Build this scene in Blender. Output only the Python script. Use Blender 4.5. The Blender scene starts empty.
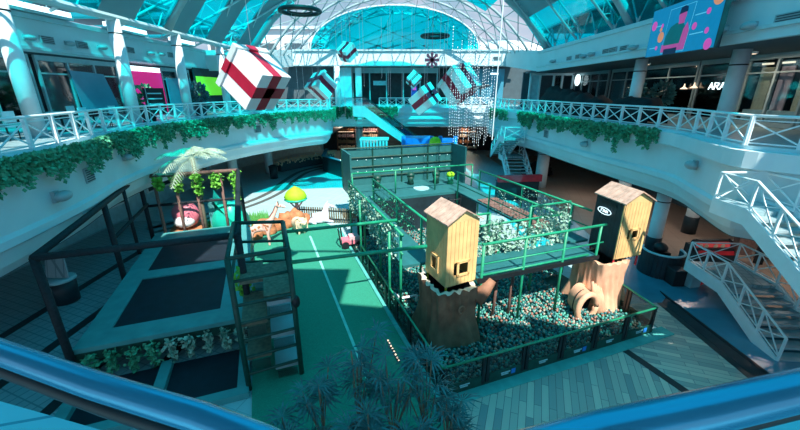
import bpy, bmesh, math, random
from mathutils import Vector, Matrix, noise
random.seed(7)
PI = math.pi
scn = bpy.context.scene
C = scn.collection
CZ = 8.0; FOC = 360.0; TH = math.radians(19)
ct, st = math.cos(TH), math.sin(TH)
# ---------- surveying helpers (sight lines from the eye point to world planes)
def ray(u, v):
    U = (215-v)/FOC
    return Vector(((u-400)/FOC, ct+U*st, -st+U*ct))
EYE = Vector((0, 0, CZ))
def atz(u, v, z): d = ray(u, v); return EYE + d*((z-CZ)/d.z)
def aty(u, v, y): d = ray(u, v); return EYE + d*(y/d.y)
def atx(u, v, x): d = ray(u, v); return EYE + d*(x/d.x)
# play area frame
O = Vector((1.2, 7.7, 0)); E1 = Vector((.937, .349, 0)).normalized(); E2 = Vector((-.349, .937, 0)).normalized()
AR = math.atan2(E1.y, E1.x)
def L(a, b, z=0): return O + E1*a + E2*b + Vector((0, 0, z))
# ---------- materials
def mat(name, col, rough=.6, metal=0, amp=.12, scale=3, emit=None, es=1, spec=None, bump=0):
    m = bpy.data.materials.new(name); m.use_nodes = True
    nt = m.node_tree; b = nt.nodes['Principled BSDF']
    b.inputs['Roughness'].default_value = rough; b.inputs['Metallic'].default_value = metal
    if spec is not None: b.inputs['Specular IOR Level'].default_value = spec
    tc = nt.nodes.new('ShaderNodeTexCoord'); n = nt.nodes.new('ShaderNodeTexNoise')
    n.inputs['Scale'].default_value = scale; n.inputs['Detail'].default_value = 4
    nt.links.new(tc.outputs['Object'], n.inputs['Vector'])
    r = nt.nodes.new('ShaderNodeValToRGB')
    r.color_ramp.elements[0].position = .3; r.color_ramp.elements[1].position = .7
    r.color_ramp.elements[0].color = [max(0, c*(1-amp)) for c in col] + [1]
    r.color_ramp.elements[1].color = [min(1, c*(1+amp)) for c in col] + [1]
    nt.links.new(n.outputs['Fac'], r.inputs['Fac']); nt.links.new(r.outputs['Color'], b.inputs['Base Color'])
    if bump:
        bp = nt.nodes.new('ShaderNodeBump'); bp.inputs['Strength'].default_value = bump
        nt.links.new(n.outputs['Fac'], bp.inputs['Height']); nt.links.new(bp.outputs['Normal'], b.inputs['Normal'])
    if emit:
        b.inputs['Emission Color'].default_value = list(emit)+[1]; b.inputs['Emission Strength'].default_value = es
    return m
def brickmat(name, c1, c2, mortar, w, h, rot=0, rough=.4, ms=.02, off=.5, bias=0):
    m = bpy.data.materials.new(name); m.use_nodes = True
    nt = m.node_tree; b = nt.nodes['Principled BSDF']; b.inputs['Roughness'].default_value = rough
    tc = nt.nodes.new('ShaderNodeTexCoord'); mp = nt.nodes.new('ShaderNodeMapping')
    mp.inputs['Rotation'].default_value[2] = rot
    br = nt.nodes.new('ShaderNodeTexBrick'); br.offset = off
    br.inputs['Color1'].default_value = list(c1)+[1]; br.inputs['Color2'].default_value = list(c2)+[1]
    br.inputs['Mortar'].default_value = list(mortar)+[1]; br.inputs['Scale'].default_value = 1
    br.inputs['Brick Width'].default_value = w; br.inputs['Row Height'].default_value = h
    br.inputs['Mortar Size'].default_value = ms; br.inputs['Bias'].default_value = bias
    nt.links.new(tc.outputs['Object'], mp.inputs['Vector']); nt.links.new(mp.outputs['Vector'], br.inputs['Vector'])
    nt.links.new(br.outputs['Color'], b.inputs['Base Color'])
    return m
def glassmat(name, tint, gloss=.12, rough=.05):
    m = bpy.data.materials.new(name); m.use_nodes = True
    nt = m.node_tree; nt.nodes.clear()
    o = nt.nodes.new('ShaderNodeOutputMaterial'); t = nt.nodes.new('ShaderNodeBsdfTransparent')
    g = nt.nodes.new('ShaderNodeBsdfGlossy'); x = nt.nodes.new('ShaderNodeMixShader')
    tc = nt.nodes.new('ShaderNodeTexCoord'); n = nt.nodes.new('ShaderNodeTexNoise'); n.inputs['Scale'].default_value = .4
    mx = nt.nodes.new('ShaderNodeMixRGB'); mx.inputs['Color1'].default_value = list(tint)+[1]
    mx.inputs['Color2'].default_value = [c*.88 for c in tint]+[1]
    nt.links.new(tc.outputs['Object'], n.inputs['Vector']); nt.links.new(n.outputs['Fac'], mx.inputs['Fac'])
    nt.links.new(mx.outputs['Color'], t.inputs['Color'])
    g.inputs['Roughness'].default_value = rough
    x.inputs[0].default_value = gloss
    nt.links.new(t.outputs[0], x.inputs[1]); nt.links.new(g.outputs[0], x.inputs[2]); nt.links.new(x.outputs[0], o.inputs[0])
    return m
M = {}
M['wall'] = mat('plaster', (.55, .72, .76), .7, scale=.8, amp=.05)
M['white'] = mat('white_paint', (.72, .85, .88), .45, amp=.04)
M['beam'] = mat('steel_white', (.42, .62, .66), .5, amp=.06)
M['truss'] = mat('steel_grey', (.30, .42, .45), .5, amp=.08)
M['roof'] = mat('roof_panel', (.12, .27, .32), .6, amp=.1, scale=.5)
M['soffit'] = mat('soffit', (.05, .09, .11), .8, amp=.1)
M['dark'] = mat('dark_panel', (.012, .03, .04), .5, amp=.3)
M['black'] = mat('black_paint', (.008, .014, .018), .5, amp=.3)
M['cloth'] = mat('black_cloth', (.006, .010, .013), .9, amp=.4, bump=.4)
M['tile'] = brickmat('floor_tile', (.42, .62, .66), (.38, .58, .62), (.25, .42, .46), .6, .6, .35, .35, .012, 0)
M['tile_s'] = brickmat('floor_tile_small', (.30, .46, .50), (.26, .42, .46), (.15, .27, .3), .3, .3, AR, .4, .02, 0)
M['tile_r'] = brickmat('floor_tile_brown', (.40, .30, .24), (.36, .28, .22), (.24, .19, .16), .8, .8, .3, .5, .01, 0)
M['plankA'] = brickmat('planks_along', (.72, .64, .52), (.30, .33, .32), (.2, .2, .2), 1.3, .19, AR+PI/2, .5, .008, .37)
M['plankB'] = brickmat('planks_across', (.74, .64, .52), (.32, .35, .33), (.22, .22, .22), 1.1, .19, AR, .5, .008, .37)
M['floor_dark'] = mat('dark_floor_band', (.02, .035, .04), .4)
M['blue_floor'] = mat('blue_grey_floor', (.06, .27, .38), .25, scale=1.2)
M['turf'] = mat('turf', (.02, .27, .18), .9, scale=30, amp=.18, bump=.3)
M['turf_edge'] = mat('turf_edge', (.08, .45, .42), .8)
M['roomwall'] = mat('room_wall_pad', (.022, .15, .16), .5)
M['line'] = mat('court_line', (.25, .72, .62), .7)
M['stripe'] = mat('path_stripe', (.10, .12, .12), .5)
M['green'] = mat('green_tube', (.012, .30, .16), .45, amp=.2, scale=6)
M['dgreen'] = mat('dark_green_tube', (.004, .06, .045), .5, amp=.3, scale=6)
M['pad'] = mat('teal_pad', (.07, .32, .33), .6, scale=2)
M['bed'] = mat('trampoline_fabric', (.004, .012, .024), .7, amp=.3)
M['foam'] = mat('foam_tube', (.008, .018, .024), .75, amp=.4, scale=12, bump=.3)
M['brownfoam'] = mat('brown_sleeve', (.20, .12, .10), .8, amp=.3, scale=10)
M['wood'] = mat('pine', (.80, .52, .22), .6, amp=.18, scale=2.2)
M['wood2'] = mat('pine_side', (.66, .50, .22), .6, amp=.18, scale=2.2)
M['roofwood'] = mat('weathered_boards', (.52, .36, .28), .7, amp=.25, scale=5)
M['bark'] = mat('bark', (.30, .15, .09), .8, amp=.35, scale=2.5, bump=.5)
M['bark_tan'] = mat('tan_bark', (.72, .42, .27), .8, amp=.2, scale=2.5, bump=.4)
M['rim'] = mat('stump_cut', (.62, .58, .46), .7, amp=.1)
M['rust'] = mat('rust_rock', (.48, .20, .09), .8, amp=.3, scale=4, bump=.4)
M['yellow'] = mat('yellow_post', (.7, .5, .03), .5)
M['red'] = mat('red_post', (.75, .03, .05), .5)
M['star'] = mat('red_glitter', (.75, .05, .09), .4)
M['ribbon'] = mat('ribbon', (.36, .007, .035), .45, amp=.1)
M['gift'] = mat('gift_wrap', (.78, .84, .86), .45, amp=.03)
M['giftlid'] = mat('gift_lid', (.55, .68, .68), .5, amp=.05)
M['leaf'] = mat('ivy_leaf', (.06, .38, .22), .6, amp=.5, scale=9)
M['leaf2'] = mat('bright_leaf', (.16, .52, .06), .6, amp=.4, scale=9)
M['leafw'] = mat('pale_leaf', (.30, .52, .42), .6, amp=.3, scale=7)
M['palm'] = mat('palm_leaf', (.035, .16, .17), .5, amp=.5, scale=5)
M['palmc'] = mat('cream_palm_leaf', (.36, .50, .38), .6, amp=.3, scale=5)
M['trunk'] = mat('palm_trunk', (.18, .17, .12), .9, amp=.3, scale=9, bump=.5)
M['lime'] = mat('lime_foliage', (.34, .80, .02), .7, amp=.15)
M['grass'] = mat('grass_blades', (.10, .42, .10), .8, amp=.4, scale=9)
M['cream'] = mat('cream_fur', (.75, .62, .45), .9, amp=.15, bump=.5, scale=12)
M['giraffe'] = mat('giraffe_pink', (.85, .52, .45), .7, amp=.08)
M['lav'] = mat('pale_pony', (.62, .66, .78), .7, amp=.08)
M['pink'] = mat('pink_plastic', (.80, .22, .30), .5)
M['pinklight'] = mat('pale_pink', (.80, .50, .55), .5)
M['teal'] = mat('teal_slide', (.01, .48, .36), .35, amp=.1)
M['rail'] = mat('blue_steel', (.07, .33, .52), .22, .65, amp=.05)
M['chrome'] = mat('brushed_steel', (.5, .56, .6), .3, 1, amp=.05)
M['ledge'] = brickmat('ledge_tile', (.30, .62, .72), (.28, .60, .70), (.1, .3, .4), .9, .3, -.25, .25, .01, 0)
M['lamp'] = mat('warm_lamp', (1, .8, .6), .5, emit=(1, .72, .5), es=1.6)
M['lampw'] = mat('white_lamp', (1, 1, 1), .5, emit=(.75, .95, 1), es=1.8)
M['magenta'] = mat('magenta_screen', (.6, .01, .2), .5, emit=(.8, .012, .22), es=.55)
M['limelit'] = mat('lime_screen', (.2, .8, .05), .5, emit=(.2, .9, .03), es=.5)
M['screen'] = mat('screen_blue', (.01, .1, .2), .3, emit=(.004, .25, .50), es=.7, spec=.05)
M['scr_skin'] = mat('screen_skin', (.3, .05, .2), .3, emit=(.55, .10, .36), es=.55, spec=.05)
M['scr_shirt'] = mat('screen_shirt', (.0, .1, .1), .3, emit=(.004, .14, .18), es=.55, spec=.05)
M['scr_dark'] = mat('screen_dark', (.0, .02, .05), .3, emit=(.004, .03, .09), es=.55, spec=.05)
M['scr_pink'] = mat('screen_pink', (.5, .05, .3), .3, emit=(.8, .12, .5), es=.55, spec=.05)
M['scr_orange'] = mat('screen_orange', (.5, .2, .1), .3, emit=(.9, .32, .18), es=.55, spec=.05)
M['scr_lite'] = mat('screen_light', (.2, .5, .6), .3, emit=(.12, .55, .75), es=.55, spec=.05)
M['blueplastic'] = mat('blue_inflatable', (.02, .22, .75), .3)
M['purple'] = mat('purple_sign', (.35, .25, .7), .4, emit=(.35, .25, .8), es=.5)
M['redsign'] = mat('red_sign', (.6, .08, .08), .5, emit=(.5, .05, .05), es=.5)
M['cyanlight'] = mat('pale_cyan_panel', (.35, .66, .72), .5)
M['backstore'] = mat('store_back', (.06, .10, .12), .7)
M['poster'] = mat('blue_poster', (.05, .06, .35), .5)
M['white_out'] = mat('outdoor_cladding', (.78, .74, .74), .7, amp=.04, scale=.1)
M['glass_cyan'] = glassmat('cyan_glass', (.05, .96, 1.0), .05)
M['glass_clear'] = glassmat('clear_glass', (.82, .93, .96), .08)
M['glass_dark'] = glassmat('dark_glass', (.10, .22, .26), .14, .08)
M['net'] = glassmat('net_mesh', (.60, .74, .74), .04, .6)
# ---------- mesh builder
class MB:
    def __init__(s): s.v = []; s.f = []
    def add(s, vs, fs):
        k = len(s.v); s.v += [Vector(v) for v in vs]; s.f += [[k+i for i in f] for f in fs]; return s
    def obox(s, c, ax, ay, az):       # centre and half axes
        c = Vector(c); ax, ay, az = Vector(ax), Vector(ay), Vector(az)
        vs = [c+ax*i+ay*j+az*k for k in (-1, 1) for j in (-1, 1) for i in (-1, 1)]
        return s.add(vs, [(0,2,3,1),(4,5,7,6),(0,1,5,4),(2,6,7,3),(0,4,6,2),(1,3,7,5)])
    def box(s, c, size, rz=0):
        x = Vector((math.cos(rz), math.sin(rz), 0))*size[0]/2; y = Vector((-math.sin(rz), math.cos(rz), 0))*size[1]/2
        return s.obox(c, x, y, (0, 0, size[2]/2))
    def lbox(s, a0, a1, b0, b1, z0, z1):
        return s.obox(L((a0+a1)/2, (b0+b1)/2, (z0+z1)/2), E1*(a1-a0)/2, E2*(b1-b0)/2, (0, 0, (z1-z0)/2))
    def tube(s, p, q, r, n=8, r2=None):
        p, q = Vector(p), Vector(q); d = (q-p)
        if d.length < 1e-6: return s
        d.normalize(); u = d.orthogonal().normalized(); w = d.cross(u); r2 = r if r2 is None else r2
        vs = []
        for (c0, rr) in ((p, r), (q, r2)):
            for i in range(n):
                a = 2*PI*i/n; vs.append(c0+u*math.cos(a)*rr+w*math.sin(a)*rr)
        fs = [(i, (i+1) % n, n+(i+1) % n, n+i) for i in range(n)]
        fs += [tuple(range(n-1, -1, -1)), tuple(range(n, 2*n))]
        return s.add(vs, fs)
    def path(s, pts, r, n=8, rs=None):
        pts = [Vector(p) for p in pts]; vs = []; up = None
        for i, p in enumerate(pts):
            d = (pts[min(i+1, len(pts)-1)]-pts[max(i-1, 0)]).normalized()
            if up is None: up = d.orthogonal().normalized()
            u = (up-d*up.dot(d)).normalized(); up = u; w = d.cross(u)
            rr = rs[i] if rs else r
            for k in range(n):
                a = 2*PI*k/n; vs.append(p+u*math.cos(a)*rr+w*math.sin(a)*rr)
        fs = []
        for i in range(len(pts)-1):
            for k in range(n): fs.append((i*n+k, i*n+(k+1) % n, (i+1)*n+(k+1) % n, (i+1)*n+k))
        m = len(pts)-1
        fs += [tuple(range(n-1, -1, -1)), tuple(range(m*n, m*n+n))]
        return s.add(vs, fs)
    def bar(s, p, q, w, h):           # rectangular bar, h along world z as far as possible
        p, q = Vector(p), Vector(q); d = (q-p)/2; up = Vector((0, 0, 1))
        if abs(d.normalized().z) > .98: up = Vector((0, 1, 0))
        side = d.cross(up).normalized(); u = side.cross(d).normalized()
        return s.obox((p+q)/2, d, side*w/2, u*h/2)
    def prism(s, poly, z0, z1):
        n = len(poly); vs = [(p[0], p[1], z0) for p in poly]+[(p[0], p[1], z1) for p in poly]
        fs = [tuple(range(n-1, -1, -1)), tuple(range(n, 2*n))]+[(i, (i+1) % n, n+(i+1) % n, n+i) for i in range(n)]
        return s.add(vs, fs)
    def plate(s, pts, off):           # polygon in space, thickened by vector off
        n = len(pts); off = Vector(off); vs = [Vector(p) for p in pts]; vs += [v+off for v in vs]
        return s.add(vs, [tuple(range(n-1, -1, -1)), tuple(range(n, 2*n))]+[(i, (i+1) % n, n+(i+1) % n, n+i) for i in range(n)])
    def lathe(s, c, prof, n=16, axis=None):
        c = Vector(c); vs = []
        for (r, z) in prof:
            for i in range(n):
                a = 2*PI*i/n; vs.append(c+Vector((r*math.cos(a), r*math.sin(a), z)))
        fs = [(j*n+i, j*n+(i+1) % n, (j+1)*n+(i+1) % n, (j+1)*n+i) for j in range(len(prof)-1) for i in range(n)]
        m = len(prof)-1
        fs += [tuple(range(n-1, -1, -1)), tuple(range(m*n, m*n+n))]
        return s.add(vs, fs)
    def blob(s, c, r, n=12, m=8, jit=0, seed=0):
        c = Vector(c); r = Vector(r) if hasattr(r, '__len__') else Vector((r, r, r)); vs = []
        for j in range(m+1):
            ph = PI*j/m
            for i in range(n):
                a = 2*PI*i/n; d = Vector((math.sin(ph)*math.cos(a), math.sin(ph)*math.sin(a), math.cos(ph)))
                k = 1+(jit*noise.noise(d*1.7+Vector((seed*3.1, 0, 0))) if jit else 0)
                vs.append(c+Vector((d.x*r.x, d.y*r.y, d.z*r.z))*k)
        fs = [(j*n+i, (j+1)*n+i, (j+1)*n+(i+1) % n, j*n+(i+1) % n) for j in range(m) for i in range(n)]
        return s.add(vs, fs)
    def leafq(s, p, size, dirv=None, w=.5):
        d = dirv or Vector((random.uniform(-1, 1), random.uniform(-1, 1), random.uniform(-1, .6))).normalized()
        u = d.orthogonal().normalized(); a = random.uniform(0, 6.28); u = (u*math.cos(a)+d.cross(u)*math.sin(a))
        p = Vector(p)
        return s.add([p, p+d*size*.5+u*size*w, p+d*size, p+d*size*.5-u*size*w], [(0, 1, 2, 3)])
    def build(s, name, m, parent=None, smooth=False, origin=None):
        if parent is not None:
            off = world_loc(parent)
        elif origin is not None: off = Vector(origin)
        elif s.v:
            xs = [v.x for v in s.v]; ys = [v.y for v in s.v]
            off = Vector(((min(xs)+max(xs))/2, (min(ys)+max(ys))/2, min(v.z for v in s.v)))
        else: off = Vector()
        me = bpy.data.meshes.new(name); me.from_pydata([v-off for v in s.v], [], s.f)
        me.materials.append(m)
        if smooth:
            for p in me.polygons: p.use_smooth = True
        me.validate(); bm = bmesh.new(); bm.from_mesh(me)
        bmesh.ops.remove_doubles(bm, verts=bm.verts, dist=1e-5) if smooth else None
        bmesh.ops.recalc_face_normals(bm, faces=bm.faces); bm.to_mesh(me); bm.free()
        o = bpy.data.objects.new(name, me); C.objects.link(o)
        if parent is not None: o.parent = parent
        else: o.location = off
        return o
def world_loc(o):
    v = Vector(o.location)
    while o.parent: o = o.parent; v += o.location
    return v
def tag(o, label, cat, group=None, kind=None):
    o['label'] = label; o['category'] = cat
    if group: o['group'] = group
    if kind: o['kind'] = kind
    return o
def struct(o): o['kind'] = 'structure'; return o
def thing(name, label, cat, loc=(0, 0, 0), group=None):
    o = bpy.data.objects.new(name, None); C.objects.link(o); o.location = loc; o.empty_display_size = .2
    return tag(o, label, cat, group)
def dup(root, label=None, group=None):
    r = root.copy(); C.objects.link(r)
    if label: r['label'] = label
    if group: r['group'] = group
    for ch in list(root.children):
        c = ch.copy(); C.objects.link(c); c.parent = r
        for g in ch.children:
            d = g.copy(); C.objects.link(d); d.parent = c
    return r
def resample(pts, step):
    pts = [Vector((p[0], p[1], 0)) if len(p) == 2 else Vector(p) for p in pts]
    out = [pts[0].copy()]; total = sum((pts[i+1]-pts[i]).length for i in range(len(pts)-1)); n = max(1, round(total/step)); st_ = total/n
    acc = 0; i = 0; tgt = st_
    for k in range(1, n):
        while i < len(pts)-2 and acc+(pts[i+1]-pts[i]).length < tgt: acc += (pts[i+1]-pts[i]).length; i += 1
        out.append(pts[i]+(pts[i+1]-pts[i])*((tgt-acc)/(pts[i+1]-pts[i]).length)); tgt += st_
    out.append(pts[-1].copy()); return out
def smoothline(pts, k=6):
    P = [Vector((p[0], p[1], 0)) for p in pts]; out = []
    for i in range(len(P)-1):
        p0 = P[max(i-1, 0)]; p1 = P[i]; p2 = P[i+1]; p3 = P[min(i+2, len(P)-1)]
        for j in range(k):
            t = j/k
            out.append(.5*((2*p1)+(p2-p0)*t+(2*p0-5*p1+4*p2-p3)*t*t+(3*p1-p0-3*p2+p3)*t*t*t))
    out.append(P[-1]); return out

UF = 6.45                       # upper floor level
# ================= GROUND FLOOR
struct(MB().prism([(-26, 0), (26, 0), (26, 56), (-26, 56)], -.2, 0).build('floor', M['tile'], origin=(0, 0, 0)))
struct(MB().prism([(-18, 1), (-5.2, 1), (-5.2, 9), tuple(L(-4.8, 3)[:2]), tuple(L(-4.8, 14)[:2]), (-12.5, 22), (-18, 22)], 0, .012).build('floor_small_tile', M['tile_s'], origin=(0, 0, 0)))
struct(MB().prism([(11.05, 1), (25, 1), (25, 47), (11.2, 47), (11.8, 30), (11.0, 17)], 0, .012).build('floor_brown', M['tile_r'], origin=(0, 0, 0)))
struct(MB().prism([(11.05, 1), (14.6, 1), (14.4, 14.6), (10.9, 18), (9.6, 14)], .012, .02).build('floor_blue', M['blue_floor'], origin=(0, 0, 0)))
for i, x in enumerate((-11.5, -9.3, -7.3, -13.7)):
    struct(MB().prism([(x-.17, 1), (x+.17, 1), (x+.17, 20), (x-.17, 20)], .012, .02).build('trim_%d' % (i+1), M['floor_dark']))
for i, y in enumerate((6.3, 4.2)):
    struct(MB().prism([(-17, y), (-5, y), (-5, y+.3), (-17, y+.3)], .012, .021).build('trim_%d' % (i+5), M['floor_dark']))
# deck of planks beside the ball pit
struct(MB().prism([L(-1, -.35)[:2], L(6.3, -.35)[:2], L(6.55, -8)[:2], L(-2, -8)[:2]], .01, .04).build('floor_planks', M['plankA'], origin=(0, 0, 0)))
struct(MB().prism([L(6.5, -.35)[:2], L(8.6, -.35)[:2], L(8.6, 1.7)[:2], (10.2, 12.4), (10.25, 4), L(6.75, -6)[:2]], .01, .04).build('floor_planks_across', M['plankB'], origin=(0, 0, 0)))
struct(MB().prism([L(6.27, -.35)[:2], L(6.53, -.35)[:2], L(6.78, -8)[:2], L(6.52, -8)[:2]], .01, .045).build('trim_7', M['floor_dark']))
struct(MB().prism([(10.2, 3), (10.42, 3), (10.42, 12.4), (10.2, 12.4)], .01, .045).build('trim_8', M['floor_dark']))
struct(MB().prism([(10.42, 3), (10.85, 3), (10.85, 12.8), (10.42, 12.4)], .01, .05).build('trim_9', M['dark']))
struct(MB().prism([(10.85, 3), (11.05, 3), (10.95, 13.3), (10.85, 12.8)], .01, .06).build('trim_10', M['black']))
struct(MB().prism([L(-.1, -.35)[:2], L(8.7, -.35)[:2], L(8.7, .1)[:2], L(-.1, .1)[:2]], .02, .08).build('trim_11', M['turf_edge']))
# winding double stripe on the mall floor
def stripe(off, w, n):
    pts = smoothline([(-15.5, 20.5), (-12.2, 25), (-10.9, 29), (-10.9, 33.5), (-10.2, 38), (-7, 41.5), (-2, 42.5), (3, 41)], 8)
    a, b = [], []
    for i, p in enumerate(pts):
        d = (pts[min(i+1, len(pts)-1)]-pts[max(0, i-1)]).normalized(); nrm = Vector((d.y, -d.x, 0))
        a.append(p+nrm*(off-w/2)); b.append(p+nrm*(off+w/2))
    mb = MB()
    for i in range(len(pts)-1):
        mb.plate([a[i], a[i+1], b[i+1], b[i]], (0, 0, .012+.001*n))
    struct(mb.build('trim_%d' % (12+n), M['stripe']))
stripe(0, .45, 0); stripe(.95, .4, 1)

# ================= MEZZANINES
LP = smoothline([(-9, 2.6), (-9.8, 6.5), (-10.25, 9.2), (-10.9, 12), (-11.9, 15), (-12.4, 18.5), (-12.2, 22.5), (-11.3, 26), (-9.9, 29.2), (-8.2, 31.8), (-6.9, 33.3), (-6.6, 35), (-7.1, 38), (-7.4, 40)], 5)
RP = smoothline([(11.6, 3.0), (11.5, 8.6), (11.0, 10.2), (10.45, 11.0), (11.1, 13.2), (11.7, 15.5), (11.3, 19), (10.8, 23.5), (10.5, 27.5), (10.2, 30.2), (9.5, 33), (9.4, 40)], 5)
FP = [(-7.4, 40), (9.4, 40)]
def mezz(name, P, out, wallpts, zb):
    """slab with a moulded white fascia; out=+1 when the void lies to the right of the path"""
    P = [Vector((p[0], p[1], 0)) for p in P]
    prof = [(-.25, UF), (.0, UF), (.0, UF-.12), (.30, UF-.12), (.30, UF-.62), (.04, UF-.7), (.04, zb+1.15), (.14, zb+1.05), (.14, zb+.85), (-.02, zb+.75), (-.12, zb+.35), (-.4, zb)]
    vs = []; n = len(prof)
    for i, p in enumerate(P):
        d = (P[min(i+1, len(P)-1)]-P[max(0, i-1)]).normalized(); nr = Vector((d.y, -d.x, 0))*out
        for (o, z) in prof: vs.append(p+nr*o+Vector((0, 0, z)))
    fs = [(i*n+j, i*n+j+1, (i+1)*n+j+1, (i+1)*n+j) for i in range(len(P)-1) for j in range(n-1)]
    o = MB().add(vs, fs).build('wall_'+name, M['wall'], origin=(0, 0, 0)); struct(o)
    inner = [P[i]+(Vector(((P[min(i+1, len(P)-1)]-P[max(0, i-1)]).y, -(P[min(i+1, len(P)-1)]-P[max(0, i-1)]).x, 0)).normalized()*out*-.2) for i in range(len(P))]
    poly = [tuple(p[:2]) for p in inner]+wallpts
    struct(MB().prism(poly, UF-.2, UF-.01).build('floor_'+name, M['tile_s'], origin=(0, 0, 0)))
    poly = [tuple((P[i]+(inner[i]-P[i])*1.9)[:2]) for i in range(len(P))]+wallpts
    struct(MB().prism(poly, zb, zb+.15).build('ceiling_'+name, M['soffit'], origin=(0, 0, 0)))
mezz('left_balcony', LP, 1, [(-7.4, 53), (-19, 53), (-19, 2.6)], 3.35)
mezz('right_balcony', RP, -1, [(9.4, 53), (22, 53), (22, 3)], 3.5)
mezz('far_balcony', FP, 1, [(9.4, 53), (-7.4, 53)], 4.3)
# the floor we stand on
struct(MB().prism([(-9, -5), (9, -5), (9, 3.2), (2.15, 1.5), (0, .95), (-2.15, 1.5), (-9, 3.2)], UF-.6, UF-.02).build('floor_near_balcony', M['ledge'], origin=(0, 0, 0)))

# railing with crossed braces
def railing(P, label, h=.86, mtl='white', step=1.15, skip=None, z0=UF, name='balcony_railing'):
    P = [Vector(p) if len(p) == 3 else Vector((p[0], p[1], 0)) for p in P]
    base = [p+Vector((0, 0, z0)) for p in resample(P, step)]
    root = thing(name, label, 'railing', base[len(base)//2])
    up = Vector((0, 0, 1))
    MB().path([b+up*h for b in base], .045, 6).build('handrail', M[mtl], root, True)
    MB().path([b+up*(h-.13) for b in base], .02, 4).build('upper_rail', M[mtl], root)
    MB().path([b+up*.08 for b in base], .03, 4).build('lower_rail', M[mtl], root)
    for i, b in enumerate(base):
        MB().box(b+up*h/2, (.10, .10, h), math.atan2((base[min(i+1, len(base)-1)]-base[max(i-1, 0)]).y, (base[min(i+1, len(base)-1)]-base[max(i-1, 0)]).x)).build('post', M[mtl], root)
    for i in range(len(base)-1):
        a, b = base[i], base[i+1]
        MB().bar(a+up*.1, b+up*(h-.14), .03, .04).bar(b+up*.1, a+up*(h-.14), .03, .04).build('cross_brace', M[mtl], root)
    return root
railing(LP[4:], 'long white cross-braced railing along the left balcony above the ivy')
railing(RP[:16], 'white cross-braced railing at the right edge beyond the corner double post')
railing(RP[15:26], 'white cross-braced railing on the right balcony with bare ledge below, above the upper staircase')
railing(RP[25:], 'white cross-braced railing on the far half of the right balcony above hanging ivy')
railing([(-7.4, 40), (-4.2, 40)], 'short white railing on the far balcony left of the escalator', step=.9)
railing([(-2.2, 40), (9.4, 40)], 'white railing across the far balcony right of the escalator', step=.9)

# ivy in the balcony planters
def ivy(P, out, n, label, hang=1.0, base=UF-.15, m='leaf', size=.16):
    P = [Vector((p[0], p[1], 0)) for p in P]; Q = resample(P, .25); mb = MB(); ns = {}
    for k in range(n):
        i = random.randrange(len(Q)-1); t = random.random(); p = Q[i].lerp(Q[i+1], t)
        d = (Q[i+1]-Q[i]).normalized(); nr = Vector((d.y, -d.x, 0))*out
        ln = hang*(.28+1.15*max(0, .5+.5*noise.noise(Vector((p.x*1.1, p.y*1.1, 3)))+.9*noise.noise(Vector((p.x*3.1, p.y*3.1, 9)))))
        z = base+.12-random.random()**1.15*ln
        o = .30+random.uniform(-.05, .16)
        dv = (nr*random.uniform(.2, 1)+Vector((0, 0, random.uniform(-1.2, .3)))+d*random.uniform(-.6, .6)).normalized()
        mb.leafq(p+nr*o+Vector((0, 0, z)), size*random.uniform(.7, 1.3), dv, .42)
    return tag(mb.build('ivy_vine', M[m]), label, 'ivy')
ivy(LP[4:], 1, 24000, 'dense green ivy spilling over the left balcony edge', .8, size=.12)
ivy(RP[26:47], -1, 9000, 'green ivy hanging from the right balcony planter', .8)
ivy(RP[49:54], -1, 1200, 'small ivy tuft at the far end of the right balcony', .7)
ivy([(-7.3, 40), (-.3, 40)], 1, 4500, 'ivy hanging from the far balcony beside the escalator', .9, size=.22)

# fixtures on the fascias
def offpath(P, u, v):
    """point where the sight line through (u, v) meets the plan path"""
    d = ray(u, v); best = None
    for i in range(len(P)-1):
        a, b = P[i], P[i+1]; e = b-a; den = d.x*e.y-d.y*e.x
        if abs(den) < 1e-9: continue
        t = (a.x*e.y-a.y*e.x)/den; s_ = (a.x*d.y-a.y*d.x)/den
        if t > 0 and -.01 <= s_ <= 1.01 and (best is None or t < best[0]): best = (t, e.normalized())
    return EYE+d*best[0], best[1]
for (P, out, u, v, lb) in ((LP, 1, 52, 197, 'oval grey bulkhead lamp low on the left balcony front nearest the camera'), (LP, 1, 122, 157, 'oval grey bulkhead lamp on the left balcony front beyond the vent'),
                       (RP, -1, 698, 165, 'oval grey bulkhead lamp on the near right balcony front'), (RP, -1, 587, 144, 'oval grey bulkhead lamp under the ivy of the right balcony')):
    p, e = offpath(P, u, v); nr = Vector((e.y, -e.x, 0))*out
    t = thing('bulkhead_lamp', lb, 'lamp', p)
    MB().box(p+nr*.07, (.22, .16, .34), math.atan2(e.y, e.x)).build('bracket', M['truss'], t)
    b = MB().blob((0, 0, 0), (.34, .17, .16)); R = Matrix.Rotation(math.atan2(e.y, e.x), 3, 'Z')
    b.v = [R @ x + p+nr*.26+e*out*.08 for x in b.v]; b.build('housing', M['truss'], t, True)
for (P, out, u, v, lb) in ((LP, 1, 87, 175, 'square dark vent grille in the left balcony front'), (LP, 1, 257, 129, 'small vent grille at the far curve of the left balcony'), (RP, -1, 547, 134, 'small vent grille at the far curve of the right balcony')):
    p, e = offpath(P, u, v); nr = Vector((e.y, -e.x, 0))*out; rz = math.atan2(e.y, e.x)
    t = thing('vent_grille', lb, 'vent', p)
    fr_ = MB().box(p+nr*.06, (.62, .06, .5), rz).build('frame', M['truss'], t)
    mb = MB()
    for k in range(6): mb.box(p+nr*.10+Vector((0, 0, -.19+k*.076)), (.52, .03, .03), rz)
    mb.build('slat', M['soffit'], fr_)

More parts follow.
